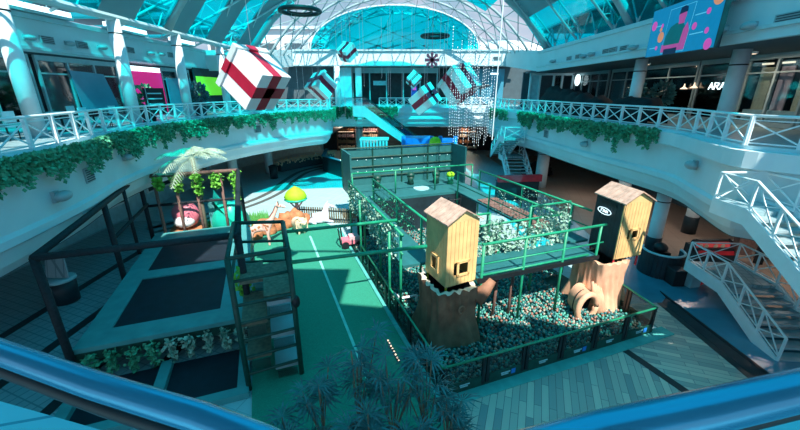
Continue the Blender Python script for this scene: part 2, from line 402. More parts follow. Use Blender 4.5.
# ================= LOWER LEVEL WALLS
LW = [(-18.3, 1), (-18.3, 38), (-14.5, 48), (-11, 52)]
def wallrun(name, pts, z0, z1, m, th=.2):
    mb = MB()
    for i in range(len(pts)-1):
        a, b = Vector((*pts[i], 0)), Vector((*pts[i+1], 0)); e = (b-a).normalized()
        mb.obox((a+b)/2+Vector((0, 0, (z0+z1)/2)), (b-a)/2, Vector((-e.y, e.x, 0))*th/2, (0, 0, (z1-z0)/2))
    return struct(mb.build(name, m, origin=(0, 0, 0)))
wallrun('wall_left_lower', LW, 0, 3.4, M['cyanlight'])
wallrun('wall_back_lower', [(-11, 52), (20, 52)], 0, 4.6, M['dark'])
wallrun('wall_right_lower', [(20, 52), (20.5, 30), (21.5, 3)], 0, 3.6, M['backstore'])
# windows in the lower left wall
k = 0
for (x0, y0, x1, y1) in ((-18.3, 6, -18.3, 11), (-18.3, 12, -18.3, 17), (-18.3, 18.5, -18.3, 23), (-18.3, 25, -18.3, 28.5), (-18.3, 29.5, -18.3, 33), (-18.3, 34, -18.3, 37.2), (-17.8, 39.3, -16.9, 41.7), (-16.4, 43, -15.2, 46.3), (-14.2, 48.3, -11.7, 51.2)):
    k += 1; a, b = Vector((x0, y0, 0)), Vector((x1, y1, 0)); e = (b-a).normalized(); nr = Vector((e.y, -e.x, 0))
    w = struct(MB().obox((a+b)/2+nr*.12+Vector((0, 0, 1.85)), (b-a)/2, nr*.03, (0, 0, .75)).build('window_%d' % k, M['dark']))
    f = MB()
    for (p, q) in ((a, a), (b, b), ((a+b)/2, (a+b)/2)): f.bar(p+nr*.17+Vector((0, 0, 1.05)), q+nr*.17+Vector((0, 0, 2.65)), .1, .1)
    f.bar(a+nr*.17+Vector((0, 0, 1.08)), b+nr*.17+Vector((0, 0, 1.08)), .08, .1); f.bar(a+nr*.17+Vector((0, 0, 2.62)), b+nr*.17+Vector((0, 0, 2.62)), .08, .1)
    f.build('window_frame', M['white'], w)
# back stores on the ground floor: shelves, goods and strip lights
for i, (x, w, lb) in enumerate(((-7.5, 2.6, 'lit shop shelving at the back left, under the far balcony'), (-4.3, 2.4, 'lit shop shelving at the back just right of the leftmost one'), (9.5, 2.6, 'lit shop shelving at the back right behind the string lights'))):
    t = thing('shop_shelving', lb, 'shelf', (x, 51.3, 0))
    fr = MB()
    for z in (.3, 1.1, 1.9, 2.7, 3.4): fr.box((x, 51.3, z), (w, .6, .06))
    for sx in (-w/2, 0, w/2): fr.box((x+sx, 51.3, 1.75), (.06, .6, 3.5))
    fr.build('shelf_frame', M['brownfoam'], t)
    for z in (.33, 1.13, 1.93, 2.73):
        g = MB(); xx = -w/2+.12
        while xx < w/2-.2:
            ww = random.uniform(.1, .3); g.box((x+xx+ww/2, 51.15, z+.2), (ww*.9, .3, random.uniform(.2, .5))); xx += ww+.05
        o = g.build('goods', M[random.choice(['rust', 'cream', 'pinklight', 'trunk'])], t); o['kind'] = 'stuff'
    for z in (3.36, 2.66): MB().box((x, 51.0, z), (w*.8, .05, .05)).build('light_strip', M['lamp'], t)
for i, (u, v, lb) in enumerate(((425, 126, 'white strip light under the far balcony, left one'), (448, 127, 'white strip light under the far balcony, behind the light curtain'))):
    p = aty(u, v+4, 42); p.z = 4.25
    t = thing('bright_strip', lb, 'lamp', p)
    MB().box(p, (1.9, .25, .1)).build('housing', M['white'], t); MB().box(p-Vector((0, 0, .07)), (1.8, .2, .05)).build('diffuser', M['lampw'], t)

# round columns
def column(x, y, z0, z1, r, label, base='dark', m='white'):
    t = thing('round_column', label, 'column', (x, y, z0))
    MB().lathe((x, y, z0), [(r, .0), (r, z1-z0)], 20).build('shaft', M[m], t, True)
    if base: MB().lathe((x, y, z0), [(r*1.12, 0), (r*1.12, 1.0), (r*1.02, 1.04)], 20).build('base_sleeve', M[base], t, True)
    MB().lathe((x, y, z1-.62), [(r*1.03, 0), (r*1.03, .05)], 20).build('ring', M['black'], t, True)
column(12.9, 16.9, 0, 3.5, .31, 'white round column on dark sleeve just behind the right wooden tower')
column(17.2, 20.0, 0, 3.5, .33, 'white round column on dark sleeve in the shaded brown-floored hall')
column(15.8, 24.6, 0, 3.5, .4, 'slim white column far back under the right balcony')
column(12.4, 31, 0, 3.5, .5, 'white round column under the far curve of the right balcony', None)
column(-14.8, 31.5, 0, 3.4, .4, 'white round column under the far left balcony, left one of two', None)
column(-13.4, 36.5, 0, 3.4, .4, 'white round column under the far left balcony, right one of two', None)
column(-5, 45, 0, 4.3, .45, 'white round column in front of back shop shelves', None)
column(14.1, 16.2, UF, 9.62, .31, 'large white round column in front of the lettered shop on the right balcony', None)
column(13.2, 21.3, UF, 9.62, .30, 'white round column below left corner of the big screen', None)
for (x, y, lb) in ((-13.1, 13.3, 'white round column at the left edge of the photo'), (-13.1, 18.4, 'white round column between dark shop and magenta screen'), (-13.1, 23.2, 'white round column right of the blue shutter shop'), (-13.1, 28.6, 'white round column behind the big gift box')):
    column(x, y, UF, 11.1, .27, lb, None)
column(-7.0, 43.0, UF, 10.6, .3, 'slim white column on the far balcony left of the centre', None)

# ================= UPPER WALLS
def xwall(name, x, y0, y1, z0, z1, m, th=.3): return struct(MB().prism([(x-th/2, y0), (x+th/2, y0), (x+th/2, y1), (x-th/2, y1)], z0, z1).build(name, m, origin=(0, 0, 0)))
xwall('wall_left_band', -17, 2, 34, 9.7, 11.35, M['wall'])
xwall('wall_right_band', 12.2, 3, 34.2, 9.62, 11.3, M['wall'])
struct(MB().box((12.0, 18.6, 10.0), (.12, 31, .12)).box((12.0, 18.6, 11.15), (.16, 31, .2)).build('trim_14', M['beam']))
struct(MB().box((-16.8, 20, 9.85), (.12, 36, .14)).box((-16.8, 20, 11.2), (.16, 36, .2)).build('trim_15', M['beam']))
struct(MB().prism([(12.3, 3), (22, 3), (22, 38), (12.3, 38)], 9.62, 9.8).build('ceiling_right_arcade', M['soffit'], origin=(0, 0, 0)))
struct(MB().prism([(-17, 2), (-22, 2), (-22, 38), (-17, 38)], 9.62, 9.7).build('ceiling_left_arcade', M['soffit'], origin=(0, 0, 0)))
# back upper wall
struct(MB().box((0, 44.1, 11.5), (24, .3, 1.7)).plate([(12.2, 34, 9.62), (11.9, 44, 10.65), (11.9, 44, 12.35), (12.2, 34, 11.3)], (.3, 0, 0)).plate([(-12.6, 34, 9.7), (-12, 44, 10.65), (-12, 44, 12.35), (-12.6, 34, 11.35)], (-.3, 0, 0)).box((-14.9, 34, 10.5), (4.6, .2, 1.65)).build('wall_back_band', M['wall'], origin=(0, 0, 0)))
struct(MB().box((0, 43.9, 12.3), (24, .25, .16)).box((0, 43.9, 10.75), (24, .25, .12)).build('trim_16', M['beam']))
struct(MB().box((-12.5, 45.6, 8.5), (12.4, .2, 4.3)).build('wall_back_left', M['backstore'], origin=(0, 0, 0)))
struct(MB().box((-0, 48, 8.5), (12.4, .2, 4.3)).build('wall_back_centre', M['dark'], origin=(0, 0, 0)))
struct(MB().box((12, 45.6, 8.5), (12, .2, 4.3)).build('wall_back_right', M['backstore'], origin=(0, 0, 0)))
struct(MB().prism([(-13, 44), (13, 44), (13, 48), (-13, 48)], 10.65, 10.8).build('ceiling_far_arcade', M['soffit'], origin=(0, 0, 0)))
for i, (u0, u1, m, nm) in enumerate(((335, 352, 'cyanlight', 'pale'), (356, 362, 'white', 'x'))):
    a = aty(u0, 94, 44.6); b = aty(u1, 94, 44.6)
    struct(MB().box(((a.x+b.x)/2, 44.6, 8.5), (b.x-a.x, .2, 4.1)).build('wall_panel_%s' % nm, M[m]))
def shopfront(x, y0, y1, side, label, inner='backstore', glass='glass_dark', mull=1.6, extra=None, z0=UF, z1=9.6):
    """shop front in a wall of constant x; side=+1 faces +x"""
    t = thing('storefront', label, 'shop front', (x, (y0+y1)/2, z0))
    MB().box((x-side*1.6, (y0+y1)/2, (z0+z1)/2), (.1, y1-y0, z1-z0)).build('back_wall', M[inner], t)
    fr = MB(); n = max(1, round((y1-y0)/mull))
    for k in range(n+1): fr.box((x, y0+(y1-y0)*k/n, (z0+z1)/2), (.12, .1, z1-z0))
    fr.box((x, (y0+y1)/2, z1-.12), (.14, y1-y0, .24)); fr.box((x, (y0+y1)/2, z0+.1), (.14, y1-y0, .2)); fr.box((x, (y0+y1)/2, z0+2.35), (.1, y1-y0, .07))
    fr_ = fr.build('frame', M['truss'], t)
    MB().box((x+side*-.02, (y0+y1)/2, (z0+z1)/2), (.03, y1-y0-.1, z1-z0-.2)).build('glass', M[glass], fr_)
    return t
xl = -17
shopfront(xl, 5, 13.8, 1, 'dark glazed cafe front at the far left of the upper level', 'dark')
t = shopfront(xl, 14, 17.8, 1, 'dark shop front left of the sloping blue display', 'dark')
t = shopfront(xl, 18.2, 23.2, 1, 'shop front with large pale blue display panel, upper left', 'dark', 'glass_clear')
MB().plate([(xl+.12, 20.0, 7.0), (xl+.12, 22.6, 6.9), (xl+.12, 21.9, 8.9), (xl+.12, 19.7, 9.0)], (.06, 0, 0)).build('display_panel', M['blue_floor'], t)
# magenta lit shop
t = thing('magenta_display', 'tall magenta lit display with white sign strip on the upper left level', 'display', (xl+.3, 25.6, UF))
MB().box((xl+.2, 25.6, 8.0), (.12, 2.9, 3.0)).build('panel', M['magenta'], t)
MB().box((xl+.22, 25.5, 9.35), (.16, 2.9, .3)).build('sign_strip', M['lampw'], t)
MB().plate([(xl+.28, 24.3, 7.6), (xl+.28, 25.2, 7.6), (xl+.28, 26.9, 6.6), (xl+.28, 26.0, 6.6)], (.02, 0, 0)).build('light_band', M['scr_pink'], t)
t = shopfront(xl, 27.5, 31, 1, 'shuttered shop with blue roller blind on the upper left level', 'backstore', 'glass_clear')
MB().box((xl+.1, 29.3, 7.7), (.1, 3, 2.4)).build('roller_blind', M['blue_floor'], t)
t = thing('lime_display', 'bright lime green lit display behind the big gift box', 'display', (xl+.4, 33.5, UF))
MB().box((xl+.3, 33.6, 8.4), (.12, 4.2, 1.5)).build('panel', M['limelit'], t)
MB().box((xl+.25, 33.6, 8.13), (.1, 4.6, 3.36)).build('backing', M['dark'], t)
xwall('wall_left_upper', -18.6, 2, 38, UF, 9.7, M['dark'])
xwall('wall_right_upper', 18.4, 3, 38, UF, 9.7, M['dark'])
xr = 16.8
t = shopfront(xr, 6, 15.6, -1, 'dark shop front at the far right edge of the upper level', 'dark')
t = shopfront(xr, 15.8, 18.7, -1, 'shop window with three tall warm lit banners, upper right', 'backstore', 'glass_clear')
for k, y in enumerate((16.3, 17.25, 18.2)):
    MB().box((xr+.5, y, 8.1), (.05, .6, 1.9)).build('banner', M['cream' if k != 1 else 'pinklight'], t)
    MB().box((xr+.4, y, 9.2), (.1, .5, .08)).build('banner_light', M['lamp'], t)
MB().box((xr+.5, 17.2, 6.9), (.4, 3, .5)).build('display_plinth', M['white'], t)
tA = shopfront(xr, 18.9, 21.6, -1, 'black shop front with white ARA lettering beside the big column', 'dark', 'glass_dark', 3.4)
# lettering ARA
def letters(p, e, h, s, m, parent, name='lettering'):
    mb = MB(); up = Vector((0, 0, 1)); x = 0; w = h*.85; bw = h*.10; th = e.cross(up).normalized()*.04
    S = {'A': [((0, 0), (.5, 1)), ((.5, 1), (1, 0)), ((.2, .35), (.8, .35))], 'R': [((0, 0), (0, 1)), ((0, 1), (.8, .95)), ((.8, .95), (.8, .55)), ((.8, .55), (0, .48)), ((.35, .5), (1, 0))]}
    for ch in s:
        for (a, b) in S[ch]:
            A = p+e*(x+a[0]*w)+up*a[1]*h; B = p+e*(x+b[0]*w)+up*b[1]*h; d = (B-A).normalized(); n = th.normalized().cross(d)*bw/2
            mb.plate([A-n, B-n, B+n, A+n], th)
        x += w*1.25
    return mb.build(name, M[m], parent)
p = atx(708.5, 89.5, xr-.12)
letters(p, Vector((0, -1, 0)), .34, 'ARA', 'lampw', tA)
t = shopfront(xr, 21.8, 26.4, -1, 'dark shop front with warm spotlights and low gold lights, upper right', 'dark', 'glass_dark', 2.8)
for (u, v) in ((684, 89), (694, 88)):
    p = atx(u, v, xr-.15); MB().plate([p+Vector((0, -.3, 0)), p+Vector((0, .3, 0)), p+Vector((0, .05, .12)), p+Vector((0, 0, .3)), p+Vector((0, -.05, .12))], (-.04, 0, 0)).build('gold_light', M['lamp'], t)
MB().box((xr+1.2, 22.8, 8.6), (.1, 1.7, .9)).build('lit_panel', M['brownfoam'], t)
t = shopfront(xr, 26.6, 30.5, -1, 'blue glazed shop front near the far right with pale mannequin', 'dark')
t = shopfront(xr, 31, 36.8, -1, 'pale framed shop front at the far end of the right balcony with round sign', 'backstore', 'glass_clear', 1.4)
p = atx(578, 80, xr-.3)
b = MB().lathe((0, 0, 0), [(.5, 0), (.5, .08)], 20); b.v = [Matrix.Rotation(-PI/2, 3, 'Y') @ x + p for x in b.v]; b.build('round_sign', M['lampw'], t)
# dark back wall store details, upper far
t = thing('storefront', 'dark wide shop entrance in the middle of the far balcony', 'shop front', (-1, 45.5, UF))
fr = MB()
for x in (-5.6, -3.6, -1.6, .4, 2.4, 4.4): fr.box((x, 45.6, 8.5), (.14, .14, 4.1))
fr.box((-.6, 45.6, 10.3), (10.2, .2, .6)); fr.build('frame', M['truss'], t)
MB().box((-2.4, 45.9, 8.9), (1.6, .1, .5)).build('sign_box', M['cyanlight'], t)
MB().box((1.7, 45.4, 8.0), (.7, .1, 1.4)).build('poster', M['poster'], t)
MB().box((1.7, 45.3, 8.3), (.4, .05, .4)).build('poster_spot', M['scr_pink'], t)
t = thing('feature_wall', 'blue wall with dark tree emblem at right of the far balcony', 'wall panel', (9.0, 44.9, UF))
MB().box((9.6, 45.2, 8.5), (5.2, .2, 3.9)).build('panel', M['blue_floor'], t)
mb = MB()
for (x, z, r) in ((7.4, 8.4, .5), (8.2, 8.6, .6), (9.0, 8.4, .5), (8.3, 8.2, .7)): mb.blob((x+1.2, 45.05, z+.2), (r, .04, .13))
mb.box((9.5, 45.05, 8.0), (.12, .04, .8)).build('emblem', M['dark'], t)
MB().box((11.0, 45.0, 9.9), (.9, .08, .18)).build('sign_light', M['lampw'], t)

# vents and wall lamps on the high bands
def band_vent(p, side, label, w=.7):
    t = thing('wall_vent', label, 'vent', p)
    fr_ = MB().box(p, (.08, w, .34)).build('frame', M['truss'], t)
    mb = MB()
    for k in range(4): mb.box(p+Vector((side*.05, 0, -.11+k*.075)), (.03, w*.85, .03))
    mb.build('slat', M['soffit'], fr_)
def band_lamp(p, side, label):
    t = thing('wall_lamp', label, 'lamp', p)
    MB().box(p, (.1, .16, .2)).build('bracket', M['truss'], t)
    MB().blob(p+Vector((side*.22, 0, -.03)), (.2, .26, .13)).build('head', M['truss'], t, True)
ordn = ['first', 'second', 'third', 'fourth', 'fifth', 'sixth', 'seventh']
for k, (u, v) in enumerate(((47, 40), (82, 45), (130, 50), (171, 55))): band_vent(atx(u, v, -16.82), 1, 'dark vent in the left high wall band, %s from the left' % ordn[k])
for k, (u, v) in enumerate(((25, 37), (66, 43), (99, 47), (148, 53), (159, 54))): band_lamp(atx(u, v, -16.82), 1, 'small lamp on the left high wall band, %s from the left' % ordn[k])
for k, (u, v) in enumerate(((569, 59), (578, 57), (606, 52), (613, 50.5), (624, 49), (791, 18))): band_vent(atx(u, v, 12.02), -1, 'dark vent in the right high wall band, %s from the left' % ordn[k], .7 if u < 700 else 1)
for k, (u, v) in enumerate(((555, 61), (586, 56), (594, 54), (637, 47), (727, 29), (755, 25))): band_lamp(atx(u, v, 12.02), -1, 'small lamp on the right high wall band, %s from the left' % ordn[k])
for k, u in enumerate((257, 275, 285, 497, 518)):
    p = aty(u, 58, 43.9); t = thing('wall_vent', 'small vent in the white band of the far wall, %s from the left' % ordn[k], 'vent', p)
    fr_ = MB().box(p, (.9, .08, .32)).build('frame', M['truss'], t)
    mb = MB()
    for j in range(3): mb.box(p+Vector((0, -.06, -.09+j*.09)), (.75, .03, .03))
    mb.build('slat', M['soffit'], fr_)

# big advertising screen hung on the right band
c = [atx(645, 58, 11.75), atx(713, 50.5, 11.2), atx(727, -4, 11.2), atx(660, 15, 11.75)]
ex = (c[1]-c[0]); ex.z *= .3; W = ex.length; ex.normalize(); ez = Vector((0, 0, 1)); ez = (ez-ex*ez.dot(ex)).normalized(); H = 1.98
nrm = ez.cross(ex).normalized()
if nrm.x > 0: nrm = -nrm
so = c[0]
t = thing('advertising_screen', 'large lit screen showing a smiling person in teal sweater, hung at upper right', 'screen', so)
def sp(x, y, d=0): return so+ex*(x*W)+ez*((y if d <= .012 else y*.93-.01)*H)+nrm*d
MB().plate([sp(0, 0), sp(1, 0), sp(1, 1), sp(0, 1)], -nrm*.18).build('casing', M['dark'], t)
MB().plate([sp(0.005, 0.01, .01), sp(.995, 0.01, .01), sp(.995, .99, .01), sp(0.005, .99, .01)], -nrm*.005).build('display', M['screen'], t)
def sdisc(x, y, r, m, d=.02, name='picture_dot', ry=None):
    n = 20; ry = ry or r*W/H
    MB().plate([sp(x+r*math.cos(2*PI*i/n), y+ry*math.sin(2*PI*i/n), d) for i in range(n)], -nrm*.004).build(name, M[m], t)
def spoly(pts, m, d, name): MB().plate([sp(x, y, d) for x, y in pts], -nrm*.004).build(name, M[m], t)
spoly([(.27, .05), (.62, .05), (.66, .98), (.30, .98)], 'scr_lite', .015, 'picture_frame')
spoly([(.275, .06), (.615, .06), (.655, .97), (.305, .97)], 'screen', .018, 'picture_field')
spoly([(.27, .08), (.62, .08), (.63, .3), (.27, .24)], 'scr_skin', .022, 'picture_arms')
spoly([(.30, .22), (.56, .22), (.60, .50), (.54, .62), (.44, .66), (.36, .6), (.31, .42)], 'scr_shirt', .026, 'picture_shirt')
spoly([(.53, .08), (.62, .08), (.64, .45), (.60, .62), (.56, .5)], 'scr_skin', .028, 'picture_sleeve')
spoly([(.47, .62), (.55, .62), (.55, .7), (.47, .7)], 'scr_skin', .028, 'picture_neck')
sdisc(.51, .78, .052, 'scr_skin', .03, 'picture_face', .13)
spoly([(.455, .82), (.57, .84), (.565, .93), (.52, .97), (.47, .95)], 'scr_dark', .034, 'picture_hair')
spoly([(.32, .02), (.52, .02), (.52, .14), (.32, .14)], 'scr_dark', .03, 'picture_box')
for (x, y, r, m) in ((.07, .72, .045, 'scr_pink'), (.22, .43, .05, 'scr_orange'), (.93, .95, .07, 'scr_orange'), (.92, .10, .045, 'scr_pink'), (.70, .50, .03, 'scr_pink'), (.84, .72, .025, 'scr_pink'), (.87, .36, .025, 'scr_pink'), (.21, .68, .02, 'scr_pink'), (.18, .2, .02, 'scr_pink'), (.20, .6, .02, 'scr_orange')): sdisc(x, y, r, m)
for (x, y, w) in ((.68, .70, .13), (.66, .34, .17), (.10, .68, .1), (.06, .2, .1)): spoly([(x, y), (x+w, y), (x+w, y+.02), (x, y+.02)], 'scr_lite', .02, 'picture_line')

# ================= ROOF
RC = 2.7; RR = 15.1
def vz(x): return RC+math.sqrt(max(0, RR*RR-x*x))
XS = [-12.5, -10.6, -8.5, -5, -1.5, 2, 5.2, 8.3, 10.4, 12.4]
def roofquad(i, y0, y1): 
    a, b = XS[i], XS[i+1]
    return [(a, y0, vz(a)), (b, y0, vz(b)), (b, y1, vz(b)), (a, y1, vz(a))]
solid, cyan = MB(), MB()
for i in range(9):
    near = -8
    edge = .3 if XS[i] < 8 else 3.1
    if XS[i] < 1.9: edge = 3.2
    if i == 2: edge = 7.5
    if i == 7: edge = .9
    if i == 8: edge = 1.9
    solid.plate(roofquad(i, near, edge), (0, 0, .12))  # unseen near roof, cut per column to place sun patches and shade below
    if i < 2:
        for k in range(6): solid.plate(roofquad(i, 8+k*4.4, 8+k*4.4+2.2), (0, 0, .12))
    if i == 7: solid.plate(roofquad(i, 14, 34), (0, 0, .12))
    if i < 2:
        for k in range(6): cyan.plate(roofquad(i, 10.2+k*4.4, min(34, 12.4+k*4.4)), (0, 0, .04))
    if i == 8: cyan.plate(roofquad(i, 8.5, 34), (0, 0, .04))
    if 3 <= i < 7: cyan.plate(roofquad(i, 34, 39.5), (0, 0, .04))  # unseen crown panes, added to turn the light on the far band cyan
    if 2 <= i < 7: cyan.plate(roofquad(i, 18.5, 34), (0, 0, .04))  # unseen panes, extent set to tint the sun on the far floor
struct(solid.build('ceiling_roof_and_shade_panels', M['roof'], origin=(0, 0, 0)))
struct(cyan.build('window_20', M['glass_cyan'], origin=(0, 0, 0)))
# flat side roofs over the arcades with glazed clerestory strips
struct(MB().prism([(-22, -8), (-13.2, -8), (-13.2, 4), (-22, 4)], 11.5, 11.7).build('ceiling_left_side', M['roof'], origin=(0, 0, 0)))
mb = MB()
for k in range(8): mb.prism([(-22, 4+k*4.4), (-13.2, 4+k*4.4), (-13.2, 6.4+k*4.4), (-22, 6.4+k*4.4)], 12.4, 12.55)
struct(mb.build('ceiling_left_bays', M['roof'], origin=(0, 0, 0)))
mb = MB()
for k in range(7): mb.prism([(-22, 6.4+k*4.4), (-13.2, 6.4+k*4.4), (-13.2, 8.4+k*4.4), (-22, 8.4+k*4.4)], 12.45, 12.5)
struct(mb.build('window_24', M['glass_cyan'], origin=(0, 0, 0)))
for k, (u0, u1, v) in enumerate(((8, 70, 17), (106, 146, 35), (170, 194, 45))):  # added glowing boxes stand in for sunlit clerestory windows, no lamps here
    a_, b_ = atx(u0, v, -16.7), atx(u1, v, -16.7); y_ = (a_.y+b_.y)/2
    t_ = thing('bright_strip', 'long white glowing strip standing in for a clerestory window on top of the left high wall band, %s from the left' % ['first', 'second', 'third'][k], 'lamp', (-16.7, y_, 11.4))
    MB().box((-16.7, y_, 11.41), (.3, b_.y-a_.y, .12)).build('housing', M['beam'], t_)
    for j in range(4): MB().box((-16.68, a_.y+(b_.y-a_.y)*(j+.5)/4, 11.6), (.2, (b_.y-a_.y)*.22, .22)).build('glow_pane', M['lampw'], t_)
struct(MB().prism([(12.3, -8), (24, -8), (24, 36), (12.3, 36)], 12.9, 13.1).build('ceiling_right_side', M['roof'], origin=(0, 0, 0)))
struct(MB().box((12.35, 18, 12.1), (.05, 30, 1.5)).build('window_21', M['glass_cyan'], origin=(0, 0, 0)))
struct(MB().plate([(12.3, 3, 12.8), (12.3, 33.5, 12.8), (9.2, 33.5, 14.9), (9.2, 3, 14.9)][::1], (0, 0, .1)).build('ceiling_right_slope', M['roof'], origin=(0, 0, 0))) if False else None
# roof steelwork
def truss(p, q, depth, label, n=8, r=.07, side=Vector((0, 0, 1)), m='beam', big=None):
    p, q = Vector(p), Vector(q); t = thing('roof_truss', label, 'roof truss', p)
    MB().tube(p, q, big or r*1.5, 8).build('bottom_chord', M[m], t)
    P2, Q2 = p+side*depth, q+side*depth
    MB().tube(P2, Q2, r, 6).build('top_chord', M[m], t)
    w = MB()
    for k in range(n):
        a = p.lerp(q, k/n); b = P2.lerp(Q2, (k+.5)/n); c2 = p.lerp(q, (k+1)/n)
        w.tube(a, b, r*.6, 5); w.tube(b, c2, r*.6, 5)
    w.build('web', M[m], t); return t
truss((-13, 6, 11.15), (-13, 37, 11.15), 1.1, 'long white lattice beam above the left balcony columns', 18, .07, big=.17)
for k, y in enumerate((10.5, 14.9, 19.3, 23.7, 28.1, 32.5)):
    truss((-16.9, y, 11.5), (-8.4, y, 14.6), .9, 'sloping white roof truss over the left arcade, %s from the camera' % ordn[k], 6, .05, m='beam')
for k, y in enumerate((12.7, 17.1, 21.5, 25.9, 30.3)):
    t = thing('roof_brace', 'pair of crossed white roof braces over the left arcade, %s from the camera' % ordn[k], 'roof brace', (-10.6, y, 12))
    MB().tube((-13, y-2.2, 11.2), (-8.5, y+2.2, 15.1), .06, 6).build('brace', M['beam'], t); MB().tube((-13, y+2.2, 11.2), (-8.5, y-2.2, 15.1), .06, 6).build('brace', M['beam'], t)
for k, y in enumerate((14, 18.5, 23, 27.5, 32)):
    truss((12.2, y, 11.4), (8.6, y, 15.0), .7, 'sloping grey roof truss above the right wall band, %s from the camera' % ordn[k], 5, .05, m='truss', side=Vector((.5, 0, .6)))
mb = MB()
for k in range(14): mb.tube((12.2, 6+k*2.1, 11.35), (12.2, 7.05+k*2.1, 12.85), .05, 5); mb.tube((12.2, 7.05+k*2.1, 12.85), (12.2, 8.1+k*2.1, 11.35), .05, 5)
mb.tube((12.2, 5, 12.9), (12.2, 34, 12.9), .12, 6)
tag(mb.build('roof_truss', M['truss']), 'zigzag grey lattice in front of the cyan glazed strip above the right wall band', 'roof truss')
# great arch tubes
def arch(y, r, label, x0=-12.5, x1=12.4, m='truss', n=28):
    pts = []
    a0 = math.asin(x0/RR); a1 = math.asin(x1/RR)
    for k in range(n+1):
        a = a0+(a1-a0)*k/n; pts.append((RR*math.sin(a), y, RC+RR*math.cos(a)))
    return tag(MB().path(pts, r, 10).build('roof_arch', M[m], smooth=True), label, 'roof arch')
arch(33, .33, 'thick grey steel arch rising from both sides in front of the sky glazing')
arch(5.2, .1, 'thin steel arch over the near part of the play area'); arch(21.5, .25, 'steel arch over the middle of the hall')
# glazed vault beyond with arcs and diagonal bars
for k, y in enumerate((37.5, 41, 45, 49, 54)): arch(y, .12, 'slender glazing arc of the sky vault, %s behind the thick arch' % ordn[k])
t = thing('glazing_lattice', 'diagonal lattice of thin grey bars under the sky at top centre', 'glazing bars', (0, 44, 14))
NA = 14; ys = [33, 37.5, 41, 45, 49, 54]; a0 = math.asin(-12.5/RR); a1 = math.asin(12.4/RR)
def vp(k, y): a = a0+(a1-a0)*k/NA; return Vector((RR*math.sin(a), y, RC+RR*math.cos(a)))
for d in (0, 1):
    mb = MB()
    for j in range(len(ys)-1):
        for k in range(NA):
            mb.tube(vp(k+d, ys[j]), vp(k+1-d, ys[j+1]), .05, 5)
    mb.build('diagonal_bars', M['truss'], t)
mb = MB()
for k in range(0, NA+1, 2): mb.tube(vp(k, 33), vp(k, 54), .05, 5)
mb.build('long_bars', M['truss'], t)
mb = MB()
for j in range(1):
    for k in range(NA): mb.plate([vp(k, 33), vp(k+1, 33), vp(k+1, 54), vp(k, 54)], (0, 0, .03))
# cyan arched window above the far wall
AW, AH, AY = 9.4, 4.4, 44.0; AZ = 12.35
def ap(a, k=1, y=AY): return Vector((-.6+AW*k*math.cos(a), y, AZ+AH*k*math.sin(a)))
arc = [ap(PI*i/32) for i in range(33)]
w = struct(MB().plate(arc, (0, .05, 0)).build('window_22', M['glass_cyan']))
fr = MB().path(arc, .07, 8); 
for i in range(0, 32, 2):
    fr.tube(ap(PI*i/32), ap(PI*(i+1)/32, .85, AY+.8), .05, 5); fr.tube(ap(PI*(i+2)/32), ap(PI*(i+1)/32, .85, AY+.8), .05, 5)
fr.path([ap(PI*i/24, .85, AY+.8) for i in range(25)], .07, 6)
fr.build('window_frame', M['white'], w)
for (p0, p1) in ((( -6.5, 0), (2.5, 3.9)), ((-3.5, 0), (5, 2.9)), ((-6.9, 1.5), (-1.2, 4.1)), ((-7.6, 0), (-3.5, 3.6)), ((0, 0), (6.8, 1.2)), ((-.5, 4.15), (-2.5, 0)), ((2, 3.9), (5.2, 0)), ((3.9, 3.3), (-5.5, 0)), ((5.6, 2.1), (-2, 0)), ((-4.6, 3.3), (3.4, 0)), ((-6.6, 1.8), (-.8, 0)), ((-.7, 0), (-.7, 4.1)), ((-4.9, 0), (-4.9, 3.3)), ((3.5, 0), (3.5, 3.4))):
    MB().bar((p0[0]*1.14, AY+.5, AZ+p0[1]*1.06), (p1[0]*1.14, AY+.5, AZ+p1[1]*1.06), .17, .14).build('window_bar', M['truss'], w)
# second, lower glazing behind it
mb = MB().box((-11.2, 44.0, 12.9), (2, .06, 1.0)).box((10.8, 44.0, 12.9), (2.4, .06, 1.0))
struct(mb.build('window_23', M['glass_clear'], origin=(0, 0, 0)))
# buildings outside
t = thing('outdoor_building', 'pale building roofs seen through the glazing at top left of centre', 'building', (-24, 72, 0))
MB().box((-24, 76, 9), (22, 8, 18.8)).build('facade', M['white_out'], t); MB().box((-24, 75.9, 18.7), (23, 9, .5)).build('parapet', M['wall'], t)
mb = MB()
for k in range(5): mb.box((-33+k*4.5, 71.95, 15.6), (3, .1, 1.2))
mb.build('windows', M['backstore'], t)
t = thing('outdoor_building', 'low domed building seen through the glazing right of centre', 'building', (18, 72, 0))
MB().box((18, 76, 7), (24, 8, 15)).build('facade', M['white_out'], t); MB().blob((20, 76, 14.5), (9, 5, 2.6), 20, 10).build('dome_roof', M['white_out'], t, True)

